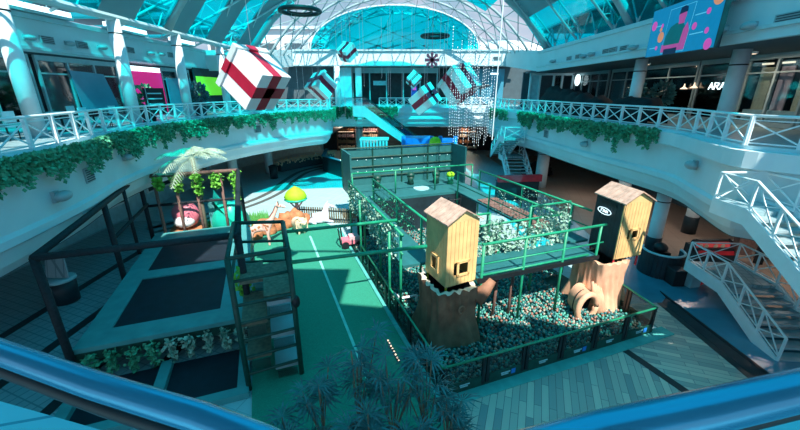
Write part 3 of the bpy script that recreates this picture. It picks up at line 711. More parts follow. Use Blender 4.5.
# ================= HANGING DECORATIONS
RT, DN, FW = Vector((1, 0, 0)), Vector((0, -st, -ct)), Vector((0, ct, -st))
def cam2w(v): return RT*v[0]+DN*v[1]+FW*v[2]
def make_gift(label):
    a, b, c_ = .662, .693, .705
    t = thing('gift_box', label, 'gift box', (0, 0, 0), None)
    # local: x=p, y=q, z=r ; lid at -z
    MB().obox((0, 0, .06), (a, 0, 0), (0, b, 0), (0, 0, c_-.06)).build('box', M['gift'], t)
    MB().obox((0, 0, -c_+.10), (a*1.1, 0, 0), (0, b*1.1, 0), (0, 0, .10)).build('lid', M['giftlid'], t)
    k = .30
    MB().obox((0, 0, .06), (a*k, 0, 0), (0, b*1.012, 0), (0, 0, c_-.045)).obox((0, 0, -c_+.10), (a*k, 0, 0), (0, b*1.115, 0), (0, 0, .108)).build('ribbon', M['ribbon'], t)
    MB().obox((0, 0, .06), (a*1.012, 0, 0), (0, b*k, 0), (0, 0, c_-.045)).obox((0, 0, -c_+.10), (a*1.115, 0, 0), (0, b*k, 0), (0, 0, .108)).build('ribbon', M['ribbon'], t)
    MB().tube((0, 0, -c_), (0, 0, -c_-.05), .05).build('hook', M['chrome'], t)
    return t
def place_gift(t, pos, k, rows, f=1):
    cols = [cam2w([rows[j][i] for j in range(3)]) for i in range(3)]
    m = Matrix(cols).transposed(); top = EYE+cam2w([c/k*f for c in pos])
    t.matrix_world = Matrix.Translation(top) @ m.to_4x4() @ Matrix.Scale(f, 4)
    w = MB().tube(top+Vector((0, 0, .9)), (top.x, top.y, vz(top.x)-.1), .008, 5).build('hanging_wire', M['chrome'])
    return tag(w, 'thin wire holding up the '+t['label'].split(',')[0], 'wire')
G = [make_gift('largest white gift box with dark red ribbon, hanging at left')]
place_gift(G[0], (-4.916, -4.6, 12.2), 1, [[-0.405, -0.593, 0.696], [0.276, 0.646, 0.711], [-0.872, 0.48, -0.098]], .86)
specs = [('white gift box with red ribbon, hanging below and left of the small high one', (-4.373, -7.163, 19.985), .761, [[-0.41, -0.707, 0.577], [0.866, -0.102, 0.49], [-0.288, 0.7, 0.653]]),
         ('small white gift box with dark ribbon, hanging highest near the arched window', (-3.98, -12.231, 27.039), .708, [[-0.278, -0.782, -0.559], [-0.509, -0.373, 0.776], [-0.815, 0.5, -0.294]]),
         ('tilted white gift box with red ribbon, lowest of the hanging boxes', (1.444, -6.804, 21.161), .849, [[-0.594, 0.476, -0.648], [-0.788, -0.504, 0.353], [-0.159, 0.721, 0.675]]),
         ('white gift box behind the string lights, second largest', (2.496, -5.441, 14.989), .774, [[-0.752, -0.43, 0.5], [0.351, 0.381, 0.855], [-0.558, 0.818, -0.136]]),
         ('smallest white gift box with red ribbon, just above the tilted one', (1.136, -11.322, 30.113), .632, [[-0.754, -0.086, -0.651], [-0.656, 0.144, 0.741], [0.03, 0.986, -0.165]])]
for (lb, pos, k, rows) in specs:
    g = dup(G[0], lb); place_gift(g, pos, k, rows, {.632: .74, .774: 1.3, .849: 1.15, .708: .85, .761: 1}[k]); G.append(g)
for g in G: g['group'] = 'gift boxes hanging over the hall'
# red snowflake star
p = aty(432, 60, 24)
mb = MB()
for k in range(4):
    a = k*PI/4; d = Vector((math.cos(a), 0, math.sin(a))); mb.bar(p-d*.42, p+d*.42, .13, .13)
for k in range(8):
    a = k*PI/4; d = Vector((math.cos(a), 0, math.sin(a))); mb.box(p+d*.36, (.17, .16, .17))
mb.tube(p, (p.x, p.y, vz(p.x)-.1), .008, 5)
tag(mb.build('star_ornament', M['star']), 'dark red star ornament hanging between the gift boxes', 'ornament')
# ring shaped hanging fittings
for (u, v, dp, r, lb) in ((300, 11, 24, 1.15, 'dark suspended ring fitting at the top left of the arched window'), (435, 36, 30, 1.0, 'dark suspended ring fitting right of centre')):
    p = aty(u, v, dp); t = thing('ring_fitting', lb, 'hanging light', p)
    MB().path([p+Vector((r*math.cos(2*PI*i/28), r*math.sin(2*PI*i/28), 0)) for i in range(29)], .12, 8).build('ring', M['black'], t, True)
    mb = MB()
    for k in range(3): a = 2*PI*k/3; mb.tube(p+Vector((r*math.cos(a), r*math.sin(a), 0)), (p.x, p.y, p.z+1.6), .012, 4)
    mb.tube((p.x, p.y, p.z+1.6), (p.x, p.y, vz(p.x)-.1), .012, 4); mb.build('wires', M['black'], t)
    MB().path([p+Vector((r*.6*math.cos(2*PI*i/20), r*.6*math.sin(2*PI*i/20), 0)) for i in range(21)], .06, 6).build('inner_ring', M['black'], t, True)
# strings of lights
def light_string(x, y, z0, z1, label, r=.018, dz=.16):
    t = thing('light_string', label, 'string light', (x, y, z0), 'strings of lights hanging in the hall')
    cb = MB().tube((x, y, z0), (x, y, z1), .010, 4).build('cable', M['chrome'], t)
    mb = MB(); z = z0
    while z < z1:
        zz = z+random.uniform(-.03, .03); mb.add([(x-r, y, zz), (x, y-r, zz), (x+r, y, zz), (x, y+r, zz), (x, y, zz+r*1.5), (x, y, zz-r*1.5)], [(0,1,4),(1,2,4),(2,3,4),(3,0,4),(1,0,5),(2,1,5),(3,2,5),(0,3,5)]); z += dz
    o = mb.build('bulbs', M['lampw'], cb); o['kind'] = 'stuff'
for k in range(22):
    u = 449+k*1.95+random.uniform(-.6, .6); y = 21+random.uniform(-1, 1)
    p = aty(u, random.uniform(133, 146), y); q = aty(u, random.uniform(20, 100), y)
    light_string(p.x, y, p.z, q.z, 'beaded string of white lights in the dense hanging bunch right of centre')
for k in range(20):
    u = random.uniform(292, 446); y = 26+random.uniform(-2, 2)
    p = aty(u, random.uniform(70, 130), y); q = aty(u, random.uniform(-5, 30), y)
    light_string(p.x, y, p.z, q.z, 'faint sparse string of lights hanging between the gift boxes', .01, .5)
mb = MB(); p = aty(492, 140, 19); mb.tube(p, (p.x, p.y, 15), .03, 6)
tag(mb.build('hanging_cable', M['white']), 'white vertical cable at the right of the string lights', 'cable')

# ================= ESCALATOR AND STAIRS
def escalator(top, bot, w, label, m='cyanlight'):
    top, bot = Vector(top), Vector(bot); t = thing('escalator', label, 'escalator', (bot.x, bot.y, 0))
    d = bot-top; side = Vector((0, -1, 0)); up = Vector((0, 0, 1)); flat = Vector((d.x, d.y, 0)).normalized()
    P = [top-flat*1.2, top, bot, bot+flat*1.2]
    for s_ in (0, w):
        o = side*s_
        MB().plate([P[0]+o-up*.9, P[1]+o-up*1.0, P[2]+o-up*.35, P[3]+o-up*.3, P[3]+o+up*.1, P[2]+o+up*.1, P[1]+o+up*.1, P[0]+o+up*.1], side*.08).build('side_panel', M['beam'], t)
        MB().plate([P[0]+o+up*.1, P[1]+o+up*.1, P[2]+o+up*.1, P[3]+o+up*.1, P[3]+o+up*.85, P[2]+o+up*.9, P[1]+o+up*.9, P[0]+o+up*.85], side*.03).build('glass_balustrade', M['glass_clear'], t)
        MB().path([P[0]+o+up*.9, P[1]+o+up*.95, P[2]+o+up*.95, P[3]+o+up*.9], .05, 6).build('handrail', M['black'], t)
    n = int(abs(d.z)/.2); mb = MB()
    for k in range(n): c0 = top.lerp(bot, (k+.5)/n)+side*w/2; mb.box(c0-up*.1, (abs(d.x)/n, w-.15, .2))
    mb.build('steps', M['truss'], t)
    MB().plate([P[1]-up*1.0, P[2]-up*.36, P[2]-up*.36+side*w, P[1]-up*1.0+side*w], (0, 0, .05)).build('underside', M[m], t)
escalator((-3.6, 39.8, UF), (4.8, 39.8, .2), 1.7, 'pale blue escalator descending from the far balcony towards the centre')
def flight(p0, p1, w, label, n, rail=True, landing=None, m='white', name='staircase', h=.86, lw=None):
    """p0 top edge, p1 bottom edge, centre line; landing = length behind p0"""
    p0, p1 = Vector(p0), Vector(p1); up = Vector((0, 0, 1)); d = Vector((p1.x-p0.x, p1.y-p0.y, 0)); run = d.length; d.normalize(); s_ = Vector((d.y, -d.x, 0))
    t = thing(name, label, 'staircase', (p1.x, p1.y, p1.z))
    tr = MB(); rise = (p0.z-p1.z)/n
    for k in range(n):
        c0 = p0+d*(run*(k+.5)/n)-up*(rise*(k+1)-.02); tr.obox(c0, d*(run/n*.52), s_*(w/2), up*.035)
    tr.build('treads', M['truss'], t)
    for sg in (-1, 1):
        o = s_*sg*w/2
        pts = [p0+o, p1+o]; 
        if landing: pts = [p0+o-d*landing]+pts
        mb = MB()
        for a, b in zip(pts[:-1], pts[1:]):
            mb.plate([a-up*.38, b-up*.38, b+up*.08, a+up*.08], s_*.06*sg)
        mb.build('stringer', M[m], t)
        rb = []
        for a, b in zip(pts[:-1], pts[1:]):
            k = max(1, round((b-a).length/.95)); rb += [a.lerp(b, i/k) for i in range(k)]
        rb.append(pts[-1])
        MB().path([b+up*h for b in rb], .035, 6).build('handrail', M[m], t)
        MB().path([b+up*.16 for b in rb], .02, 4).build('lower_rail', M[m], t)
        for b in rb: MB().box(b+up*h/2, (.06, .06, h)).build('post', M[m], t)
        mb = MB()
        for a, b in zip(rb[:-1], rb[1:]): mb.bar(a+up*.16, b+up*h, .025, .035); mb.bar(b+up*.16, a+up*h, .025, .035)
        mb.build('cross_braces', M[m], t)
    if landing: MB().obox(p0-d*landing/2-up*.08, d*landing/2, s_*w/2, up*.08).build('landing', M['tile_s'], t)
    if landing:
        e0 = p0-d*landing
        mb = MB(); A, B = e0-s_*w/2, e0+s_*w/2
        mb.tube(A+up*h, B+up*h, .035, 6); mb.bar(A, B+up*h, .025, .035); mb.bar(B, A+up*h, .025, .035); mb.build('end_rail', M[m], t)
    return t
flight((12.95, 11.8, 1.2), (12.75, 9.1, 0), 1.9, 'white steel staircase from the low landing down to the floor at right', 7, landing=1.9)
flight((10.22, 9.4, 4.85), (10.22, 1.2, 0.05), 1.25, 'white upper staircase beside the right balcony, lit by the sun', 26, landing=1.15)
flight((9.2, 30.6, 4.4), (9.2, 33.3, 2.6), 1.6, 'white switchback stair upper flight at the far right', 8, landing=1.2)
flight((9.9, 31.5, 2.6), (9.9, 28.6, .5), 1.8, 'white switchback stair lower flight at the far right', 9, landing=1.2)

# ================= TRAMPOLINE PLATFORM
t = thing('trampoline_deck', 'raised trampoline deck with two black beds and pale teal padding at left', 'trampoline', L(-7.3, 8.8))
tz = 1.0; a0_, a1_, b0_, b1_ = -9.6, -5.0, 4.3, 13.7
for (n_, r_) in (('bed', None),):
    for (b0, b1) in ((5.15, 8.45), (9.15, 12.7)):
        MB().lbox(-8.9, -5.85, b0, b1, tz-.03, tz).build('bed', M['bed'], t)
for (A0, A1, B0, B1) in ((a0_, -8.9, b0_, b1_), (-5.85, a1_, b0_, b1_), (-8.9, -5.85, b0_, 5.15), (-8.9, -5.85, 8.45, 9.15), (-8.9, -5.85, 12.7, b1_)):
    MB().lbox(A0, A1, B0, B1, tz-.12, tz+.05).build('padding', M['pad'], t)
MB().lbox(a0_, a1_, b0_, b0_+.08, tz-.4, tz-.1).lbox(a0_, a0_+.08, b0_, b1_, tz-.4, tz-.1).lbox(a1_-.08, a1_, b0_, b1_, tz-.4, tz-.1).build('frame', M['dgreen'], t)
for (a, b) in ((a0_+.1, b0_+.1), (a1_-.1, b0_+.1), (a0_+.1, 8.8), (a1_-.1, 8.8), (a0_+.1, b1_-.1), (a1_-.1, b1_-.1), (-7.3, b0_+.1)):
    MB().tube(L(a, b, 0), L(a, b, tz-.1), .06).build('leg', M['black'], t)
MB().lbox(-9.4, -5.2, 2.2, 4.1, .012, .035).build('floor_mat', M['bed'], t)
# cage around it
t = thing('safety_cage', 'black foam-sleeved pole cage around the trampolines', 'frame', L(-7.3, 8.8))
CA = [(-9.6, 4.15), (-4.85, 4.0), (-5.3, 13.9), (-9.8, 13.9)]; zt = 4.02
for (a, b) in CA+[(-9.7, 9.1)]:
    MB().tube(L(a, b, .02), L(a, b, zt), .10, 8).build('pole', M['foam'], t, True)
for i in range(4):
    (a, b), (c_, d) = CA[i], CA[(i+1) % 4]
    MB().tube(L(a, b, zt), L(c_, d, zt), .10, 8).build('top_rail', M['foam' if i != 2 else 'brownfoam'], t, True)
MB().tube(L(-9.7, 9.1, 2.6), L(-9.7, 13.9, 2.6), .07, 8).build('middle_rail', M['foam'], t, True)
MB().tube(L(-9.8, 13.9, 2.5), L(-5.3, 13.9, 2.5), .07, 8).build('middle_rail', M['foam'], t, True)
MB().tube(L(-9.7, 11.3, tz), L(-9.7, 11.3, zt), .07, 8).build('pole', M['foam'], t, True)
for a in (-9.2, -8.3, -7.4, -6.2): MB().tube(L(a, 13.9, .02), L(a, 13.9, zt), .075, 8).build('pole', M['brownfoam'], t, True)
# small leafy garlands
def garland(p, h, n, label, m='leaf2', w=.13, size=.16):
    mb = MB()
    for k in range(n):
        z = -random.random()*h; s_ = w*(1-.5*(-z)/h); mb.leafq(p+Vector((random.gauss(0, s_), random.gauss(0, s_), z)), size*random.uniform(.7, 1.3))
    return tag(mb.build('hanging_garland', M[m]), label, 'plant', 'leafy garlands on the trampoline cage')
for k, a in enumerate((-9.0, -8.2, -7.3, -6.4, -5.5)): garland(L(a, 13.8, zt-.02), [.7, .8, 1.1, .8, 1.5][k], 220, 'bright green garland on the back rail of the trampoline cage, %s from the left' % ordn[k])
for k in range(9): garland(L(-9.2+k*.5, 4.15, tz-.12), random.uniform(.6, .85), 110, 'pale leafy garland hanging under the front edge of the trampoline deck', 'leafw' if k > 3 else 'leaf', .085, .12)
MB().lbox(-9.6, -5.0, 1.9, 2.2, .012, .2).lbox(-9.6, -9.3, 2.2, 4.1, .012, .2).lbox(-5.3, -5.0, 2.2, 4.1, .012, .2).lbox(-7.5, -7.2, 2.2, 4.1, .012, .2).build('padding', M['pad'], t)
# pink seat on brown deck behind the cage
p = L(-8.3, 14.6, 0)
t = thing('pink_seat', 'round pink and white play seat on a brown box behind the trampolines', 'play seat', p)
MB().lbox(-9.1, -7.5, 14.0, 15.5, 0, .9).build('box', M['rust'], t)
MB().blob(p+Vector((0, .1, 1.65)), (.72, .55, .72), 18, 12).build('seat_shell', M['pink'], t, True)
MB().blob(p+Vector((.05, -.25, 1.35)), (.55, .4, .35), 16, 10).build('cushion', M['gift'], t, True)
# teal curved slide panel
t = thing('teal_slide', 'curved teal slide leaning behind the trampolines', 'slide', L(-6.3, 14.8))
mb = MB(); vs = []; n = 14; m_ = 7
for j in range(n+1):
    q = j/n; z = 2.2*(1-q)**1.5+.08; pos = L(-6.9+q*1.9, 15.0-q*.6, 0)
    for i in range(m_+1):
        s_ = (i/m_-.5)*2; vs.append(pos+E2*(s_*.85)+Vector((0, 0, z+.35*s_*s_)))
fs = [(j*(m_+1)+i, j*(m_+1)+i+1, (j+1)*(m_+1)+i+1, (j+1)*(m_+1)+i) for j in range(n) for i in range(m_)]
mb.add(vs, fs); mb.add([v-Vector((0, 0, .08)) for v in vs], [f[::-1] for f in fs]); mb.build('chute', M['teal'], t, True)
MB().lbox(-7.1, -6.8, 14.4, 15.6, .0, 2.2).build('support', M['pad'], t)
MB().blob(L(-6.15, 14.7, 1.0), (1.05, .8, 1.25), 20, 12, .15, 3).build('hood', M['teal'], t, True)
t = thing('teal_slide', 'short teal slide running down from the climbing tower to the turf', 'slide', L(-4, 6.6))
mb = MB(); vs = []
for j in range(n+1):
    q = j/n; z = 1.9*(1-q)**1.3+.06; pos = L(-4.3+q*.5, 5.0+q*3.2, 0)
    for i in range(m_+1):
        s_ = (i/m_-.5)*2; vs.append(pos+E1*(s_*.45)+Vector((0, 0, z+.28*s_*s_)))
mb.add(vs, fs); mb.add([v-Vector((0, 0, .06)) for v in vs], [f[::-1] for f in fs]); mb.build('chute', M['teal'], t, True)
MB().lbox(-4.7, -3.9, 4.9, 5.0, 0, 1.9).build('support', M['pad'], t)
# ================= CLIMBING TOWER
t = thing('climbing_tower', 'dark green climbing tower with stepped padded platforms beside the trampolines', 'climbing frame', L(-4.3, 3.5))
TA = [(-5.0, 2.2), (-3.55, 2.3), (-3.55, 4.5), (-5.0, 4.9)]; zz = 4.1
for (a, b) in TA: MB().tube(L(a, b, .02), L(a, b, zz), .075).build('post', M['dgreen'], t, True)
for z in (zz, 3.45):
    for i in range(4): MB().tube(L(*TA[i], z), L(*TA[(i+1) % 4], z), .06 if z == zz else .045).build('rail', M['dgreen'], t, True)
for z in (.55, 1.1, 1.65, 2.2, 2.75): MB().tube(L(*TA[0], z), L(*TA[1], z), .045).build('rung', M['dgreen'], t); MB().tube(L(*TA[2], z), L(*TA[3], z), .045).build('rung', M['dgreen'], t)
MB().lbox(-4.3, -3.6, 2.35, 4.4, 2.7, 2.8).build('platform', M['trunk'], t)
MB().lbox(-4.95, -4.3, 3.4, 4.6, 2.7, 2.8).build('platform', M['trunk'], t)
for k, z in enumerate((.3, .85, 1.4, 1.95, 2.45)):
    a = -4.95 if k % 2 else -4.25
    MB().lbox(a, a+.65, 2.4, 4.0, z, z+.12).build('platform', M['trunk' if k % 2 else 'truss'], t)
    MB().lbox(a+.05, a+.6, 2.3, 2.34, z-.3, z).build('net_panel', M['net'], t)
MB().blob(L(-3.5, 2.3, 2.5), (.12, .12, .2)).build('joint_pad', M['black'], t, True)
garland(L(-4.95, 4.3, 2.8), .9, 160, 'bright green garland at the corner of the climbing tower')
for (a0, b0, a1, b1, z, lb) in ((-3.55, 2.3, .3, 2.0, 3.7, 'long green tube bridging from climbing tower to the left wooden tower, nearer one'), (-3.55, 4.5, .2, 4.3, 3.75, 'long green tube bridging over the turf, farther one')):
    tag(MB().tube(L(a0, b0, z), L(a1, b1, z), .055, 10).build('tie_tube', M['green'], smooth=True), lb, 'tube')

# ================= TURF FIELD
struct(MB().prism([L(-4.9, -3)[:2], L(-.15, -3)[:2], L(-.15, 13.6)[:2], L(-.9, 15.5)[:2], L(-5, 15)[:2]], .012, .05).build('floor_turf', M['turf'], origin=(0, 0, 0)))
g = [atz(310, 236, .05), atz(343, 306, .05), atz(357, 345, .05), atz(370, 385, .05)]
ln = MB().prism([(g[0].x-.06, g[0].y), (g[0].x+.06, g[0].y), (g[-1].x+.05, g[-1].y), (g[-1].x-.05, g[-1].y)], .05, .058)
struct(ln.build('trim_17', M['line']))
struct(MB().lbox(-.22, -.08, -.5, 13.6, .05, .12).build('trim_18', M['turf_edge']))
p0, p1 = atz(388, 342, .1), atz(399, 362, .1); mb = MB()
t = thing('light_strip', 'short row of tiny warm lights on the ground at the ball pit edge', 'light strip', p0)
for k in range(8):
    q = p0.lerp(p1, k/7); MB().blob(q+Vector((0, 0, .06)), (.03, .03, .03), 8, 6).build('bulb', M['lamp'], t)
MB().bar(p0, p1, .05, .03).build('cable', M['black'], t)

# rock border with planting
t = thing('rock_border', 'rust coloured rock border along the far end of the turf', 'rocks', L(-4, 15.4))
pos = [(-5.6, 13.2, .7, .55), (-5.1, 14.0, .65, .6), (-4.4, 14.6, .75, .8), (-3.7, 15.0, .6, .75), (-3.1, 15.2, .55, .9), (-2.5, 15.3, .6, 1.0), (-6.1, 12.4, .6, .5), (-2.0, 15.5, .4, .6)]
for k, (a, b, r, h) in enumerate(pos):
    MB().blob(L(a, b, h*.42), (r, r*.8, h*.66), 16, 10, .4, k).build('rock', M['rust'], t, True)
mb = MB()
for k in range(2600):
    a = random.uniform(-7.6, -4.2); b = random.uniform(14.2, 16.2)-(a+7)*-.15; p = L(a, b, .1)
    mb.add([p+Vector((-.04, 0, 0)), p+Vector((.04, 0, 0)), p+Vector((random.uniform(-.2, .2), random.uniform(-.2, .2), random.uniform(.4, .9)))], [(0, 1, 2)])
tag(mb.build('tall_grass', M['grass']), 'bright green tall grass bed behind the rock border', 'grass', kind='stuff')
# picket fence
t = thing('picket_fence', 'dark picket fence at the far end of the turf', 'fence', L(-.8, 16))
A, B = L(-2.3, 16.2), L(1.0, 14.3)
n = 26
for k in range(n):
    q = A.lerp(B, k/(n-1)); MB().obox(q+Vector((0, 0, .5)), (B-A).normalized()*.045, (B-A).normalized().cross(Vector((0, 0, 1)))*.015, (0, 0, .5)).build('picket', M['trunk'], t)
for z in (.25, .8): MB().bar(A+Vector((0, 0, z)), B+Vector((0, 0, z)), .04, .08).build('rail', M['black'], t)
q = atz(352, 217, 0)
tt = thing('wooden_planter', 'low brown wooden box in front of picket fence', 'planter box', q)
MB().box(q+Vector((0, 0, .2)), (1.0, .5, .4), AR).build('box', M['rust'], tt); MB().box(q+Vector((0, 0, .42)), (1.06, .56, .05), AR).build('rim', M['brownfoam'], tt)
# ---- animals
def skin_body(name, pts, edges, m, parent, sub=2):
    me = bpy.data.meshes.new(name); off = world_loc(parent)
    me.from_pydata([Vector(p[:3])-off for p in pts], edges, [])
    o = bpy.data.objects.new(name, me); C.objects.link(o); o.parent = parent
    md = o.modifiers.new('skin', 'SKIN'); md.use_smooth_shade = True
    for i, sv in enumerate(me.skin_vertices[0].data): sv.radius = (pts[i][3], pts[i][3]); sv.use_root = (i == 0)
    s2 = o.modifiers.new('sub', 'SUBSURF'); s2.levels = sub; s2.render_levels = sub
    me.materials.append(m); return o
def quad(label, cat, name, base, rz, body, m, extras):
    t = thing(name, label, cat, base); R = Matrix.Rotation(rz, 3, 'Z')
    W = lambda x, y, z: base+R @ Vector((x, y, z))
    pts, edges = body
    o = skin_body('body', [(*W(p[0], p[1], p[2]), p[3]) for p in pts], edges, m, t)
    extras(t, W); return t
# giraffe facing right
gb = [(0, 0, 1.12, .25), (.38, 0, 1.18, .27), (-.40, 0, 1.08, .24), (.62, 0, 1.42, .15), (.86, 0, 1.85, .10), (1.03, 0, 2.2, .085), (1.25, 0, 2.2, .085), (1.45, 0, 2.1, .06),
      (.40, .15, .75, .085), (.42, .15, .4, .055), (.42, .15, .04, .06), (.40, -.15, .75, .085), (.42, -.15, .4, .055), (.42, -.15, .04, .06),
      (-.42, .15, .72, .11), (-.50, .15, .42, .06), (-.46, .15, .04, .06), (-.42, -.15, .72, .11), (-.50, -.15, .42, .06), (-.46, -.15, .04, .06), (-.62, 0, 1.0, .04), (-.68, 0, .65, .03)]
ge = [(0, 1), (0, 2), (1, 3), (3, 4), (4, 5), (5, 6), (6, 7), (1, 8), (8, 9), (9, 10), (1, 11), (11, 12), (12, 13), (2, 14), (14, 15), (15, 16), (2, 17), (17, 18), (18, 19), (2, 20), (20, 21)]
def gx(t, W):
    for s_ in (-1, 1):
        MB().blob(W(1.02, s_*.13, 2.3), (.05, .05, .1)).build('ear', M['giraffe'], t, True)
        MB().tube(W(1.1, s_*.05, 2.25), W(1.08, s_*.06, 2.42), .02).blob(W(1.08, s_*.06, 2.43), .035).build('horn', M['trunk'], t, True)
        MB().blob(W(1.2, s_*.09, 2.24), .022).build('eye', M['black'], t, True)
    MB().path([W(.55, 0, 1.62), W(.78, 0, 1.92), W(.93, 0, 2.22)], .04, 6).build('mane', M['brownfoam'], t)
    mb = MB()
    for k in range(12): mb.blob(W(random.uniform(-.5, .45), -.235, random.uniform(1.0, 1.3)), (.07, .02, .06), 8, 6)
    mb.build('spots', M['rust'], t)
quad('pale pink giraffe figure standing at the left of the turf', 'giraffe figure', 'giraffe', atz(262, 246, 0), .25, (gb, ge), M['giraffe'], gx)
# sheep
sb = [(0, 0, .62, .36), (.38, 0, .66, .33), (-.38, 0, .6, .33), (.66, 0, .84, .16), (.86, 0, .80, .11), (.32, .17, .3, .07), (.32, .17, .03, .06), (.32, -.17, .3, .07), (.32, -.17, .03, .06), (-.34, .17, .32, .08), (-.36, .17, .03, .06), (-.34, -.17, .32, .08), (-.36, -.17, .03, .06)]
se = [(0, 1), (0, 2), (1, 3), (3, 4), (1, 5), (5, 6), (1, 7), (7, 8), (2, 9), (9, 10), (2, 11), (11, 12)]
def sx(t, W):
    for s_ in (-1, 1):
        MB().blob(W(.66, s_*.17, .88), (.05, .1, .05)).build('ear', M['cream'], t, True); MB().blob(W(.84, s_*.1, .86), .02).build('eye', M['black'], t, True)
    MB().blob(W(.5, 0, .98), (.2, .2, .14), 12, 8, .4).build('wool_cap', M['cream'], t, True)
    MB().blob(W(-.68, 0, .62), (.1, .07, .12)).build('tail', M['cream'], t, True)
quad('cream woolly sheep figure in the middle of the turf end', 'sheep figure', 'sheep', atz(300, 233, 0), -.9, (sb, se), M['cream'], sx)
# lying pony
pb = [(0, 0, .38, .32), (.42, 0, .44, .30), (-.45, 0, .38, .30), (.62, 0, .82, .17), (.72, 0, 1.15, .14), (.98, 0, 1.02, .10), (1.12, 0, .95, .08), (.6, .22, .16, .1), (.95, .25, .08, .07), (.7, .27, .07, .06), (.6, -.22, .16, .1), (.98, -.25, .08, .07), (-.5, .28, .2, .13), (-.1, .36, .08, .07), (-.4, .42, .07, .06), (-.5, -.28, .2, .13), (-.1, -.36, .08, .07)]
pe = [(0, 1), (0, 2), (1, 3), (3, 4), (4, 5), (5, 6), (1, 7), (7, 8), (8, 9), (1, 10), (10, 11), (2, 12), (12, 13), (13, 14), (2, 15), (15, 16)]
def px(t, W):
    for s_ in (-1, 1):
        MB().blob(W(.68, s_*.09, 1.32), (.035, .035, .09)).build('ear', M['lav'], t, True); MB().blob(W(.86, s_*.11, 1.12), .022).build('eye', M['black'], t, True)
    MB().path([W(.68, 0, 1.3), W(.52, 0, 1.1), W(.42, 0, .85), (W(.3, 0, .7))], .07, 6).build('mane', M['gift'], t, True)
    MB().path([W(-.7, 0, .42), W(-.95, 0, .3), W(-1.05, 0, .1)], .07, 6).build('tail', M['gift'], t, True)
quad('pale lavender white pony figure lying in front of the picket fence', 'pony figure', 'pony', atz(318, 223, 0), .3, (pb, pe), M['lav'], px)
# lime tree
p = atz(298, 222, 0)
t = thing('lime_tree', 'toy tree with round lime green crown and pale trunk among the rocks', 'play tree', p)
MB().path([p, p+Vector((0, 0, .7)), p+Vector((.05, 0, 1.5))], .1, 10, [.16, .12, .1]).build('trunk', M['pinklight'], t, True)
for s_ in (-1, 1): MB().path([p+Vector((0, 0, .9)), p+Vector((s_*.35, 0, 1.3)), p+Vector((s_*.45, 0, 1.6))], .05, 8).build('branch', M['pinklight'], t, True)
MB().lathe(p+Vector((0, 0, 1.4)), [(.2, 0), (.58, .08), (.7, .3), (.58, .58), (.34, .8), (.1, .95), (.02, .99)], 20).build('crown', M['lime'], t, True)
MB().lathe(p+Vector((0, 0, 1.35)), [(.15, 0), (.6, .1), (.72, .2), (.66, .26)], 20).build('crown_underside', M['teal'], t, True)
# ride-on cart and white frame
p = atz(352, 246, .05)
t = thing('ride_on_cart', 'small pink and white ride-on toy cart parked at the pit edge', 'toy cart', p)
MB().box(p+Vector((0, 0, .35)), (1.1, .55, .25), .3).build('body', M['pink'], t)
MB().box(p+Vector((.1, 0, .55)), (.5, .5, .2), .3).build('seat', M['pinklight'], t)
MB().path([p+Vector((-.55, -.3, .2)), p+Vector((-.65, -.3, 1.1)), p+Vector((-.65, .3, 1.1)), p+Vector((-.55, .3, .2))], .04, 6).build('handle', M['black'], t)
for sx_ in (-.38, .38):
    for sy in (-.3, .3):
        b = MB().lathe((0, 0, -.05), [(.2, 0), (.2, .1)], 14); q = p+Vector((sx_*.95-sy*.3, sy*.95+sx_*.3, .2)); b.v = [Matrix.Rotation(.3, 3, 'Z') @ Matrix.Rotation(PI/2, 3, 'X') @ x+q for x in b.v]; b.build('wheel', M['black'], t)

# ================= BALL PIT
def glass_fence(a0, b0, a1, b1, n, label, h=1.05, sign=True):
    A, B = L(a0, b0), L(a1, b1); e = (B-A).normalized(); nr = Vector((e.y, -e.x, 0)); up = Vector((0, 0, 1))
    t = thing('pit_fence', label, 'fence', (A+B)/2)
    MB().tube(A+up*h, B+up*h, .035, 8).build('top_rail', M['green'], t, True)
    MB().bar(A+up*.08, B+up*.08, .06, .14).build('bottom_rail', M['dgreen'], t)
    for k in range(n):
        p, q = A.lerp(B, k/n), A.lerp(B, (k+1)/n); w = (q-p).length
        for (x) in (.07, w-.07): MB().obox(p+e*x+up*h/2, e*.045, nr*.03, up*h/2).build('post', M['black'], t)
        MB().obox((p+q)/2+up*.6, e*(w/2-.12), nr*.008, up*.42).build('clear_panel', M['net'], t)
        if sign:
            lp = MB().obox((p+q)/2+up*.28+nr*.02, e*(w/2-.13), nr*.012, up*.14).build('lower_panel', M['dgreen'], t)
            c0 = (p+q)/2+up*.28+nr*.04; m_ = 'cyanlight' if k % 2 == 0 else 'blueplastic'
            MB().obox(c0+up*.03, e*.16, nr*.005, up*.02).obox(c0-up*.03-e*.02, e*.12, nr*.005, up*.02).build('mark', M['cyanlight'], lp)
            if k % 2: MB().obox(c0+e*.27, e*.07, nr*.006, up*.08).build('sticker', M[m_], lp)
    return t
glass_fence(-.05, .02, 8.05, .02, 6, 'low black-posted fence along the front of the ball pit beside the plank floor')
glass_fence(8.05, .02, 8.5, 2.4, 2, 'short fence at the right end of the ball pit behind the tan stump')
glass_fence(-.05, 8.5, -.05, .02, 7, 'long low fence between the turf and the ball pit', sign=False)
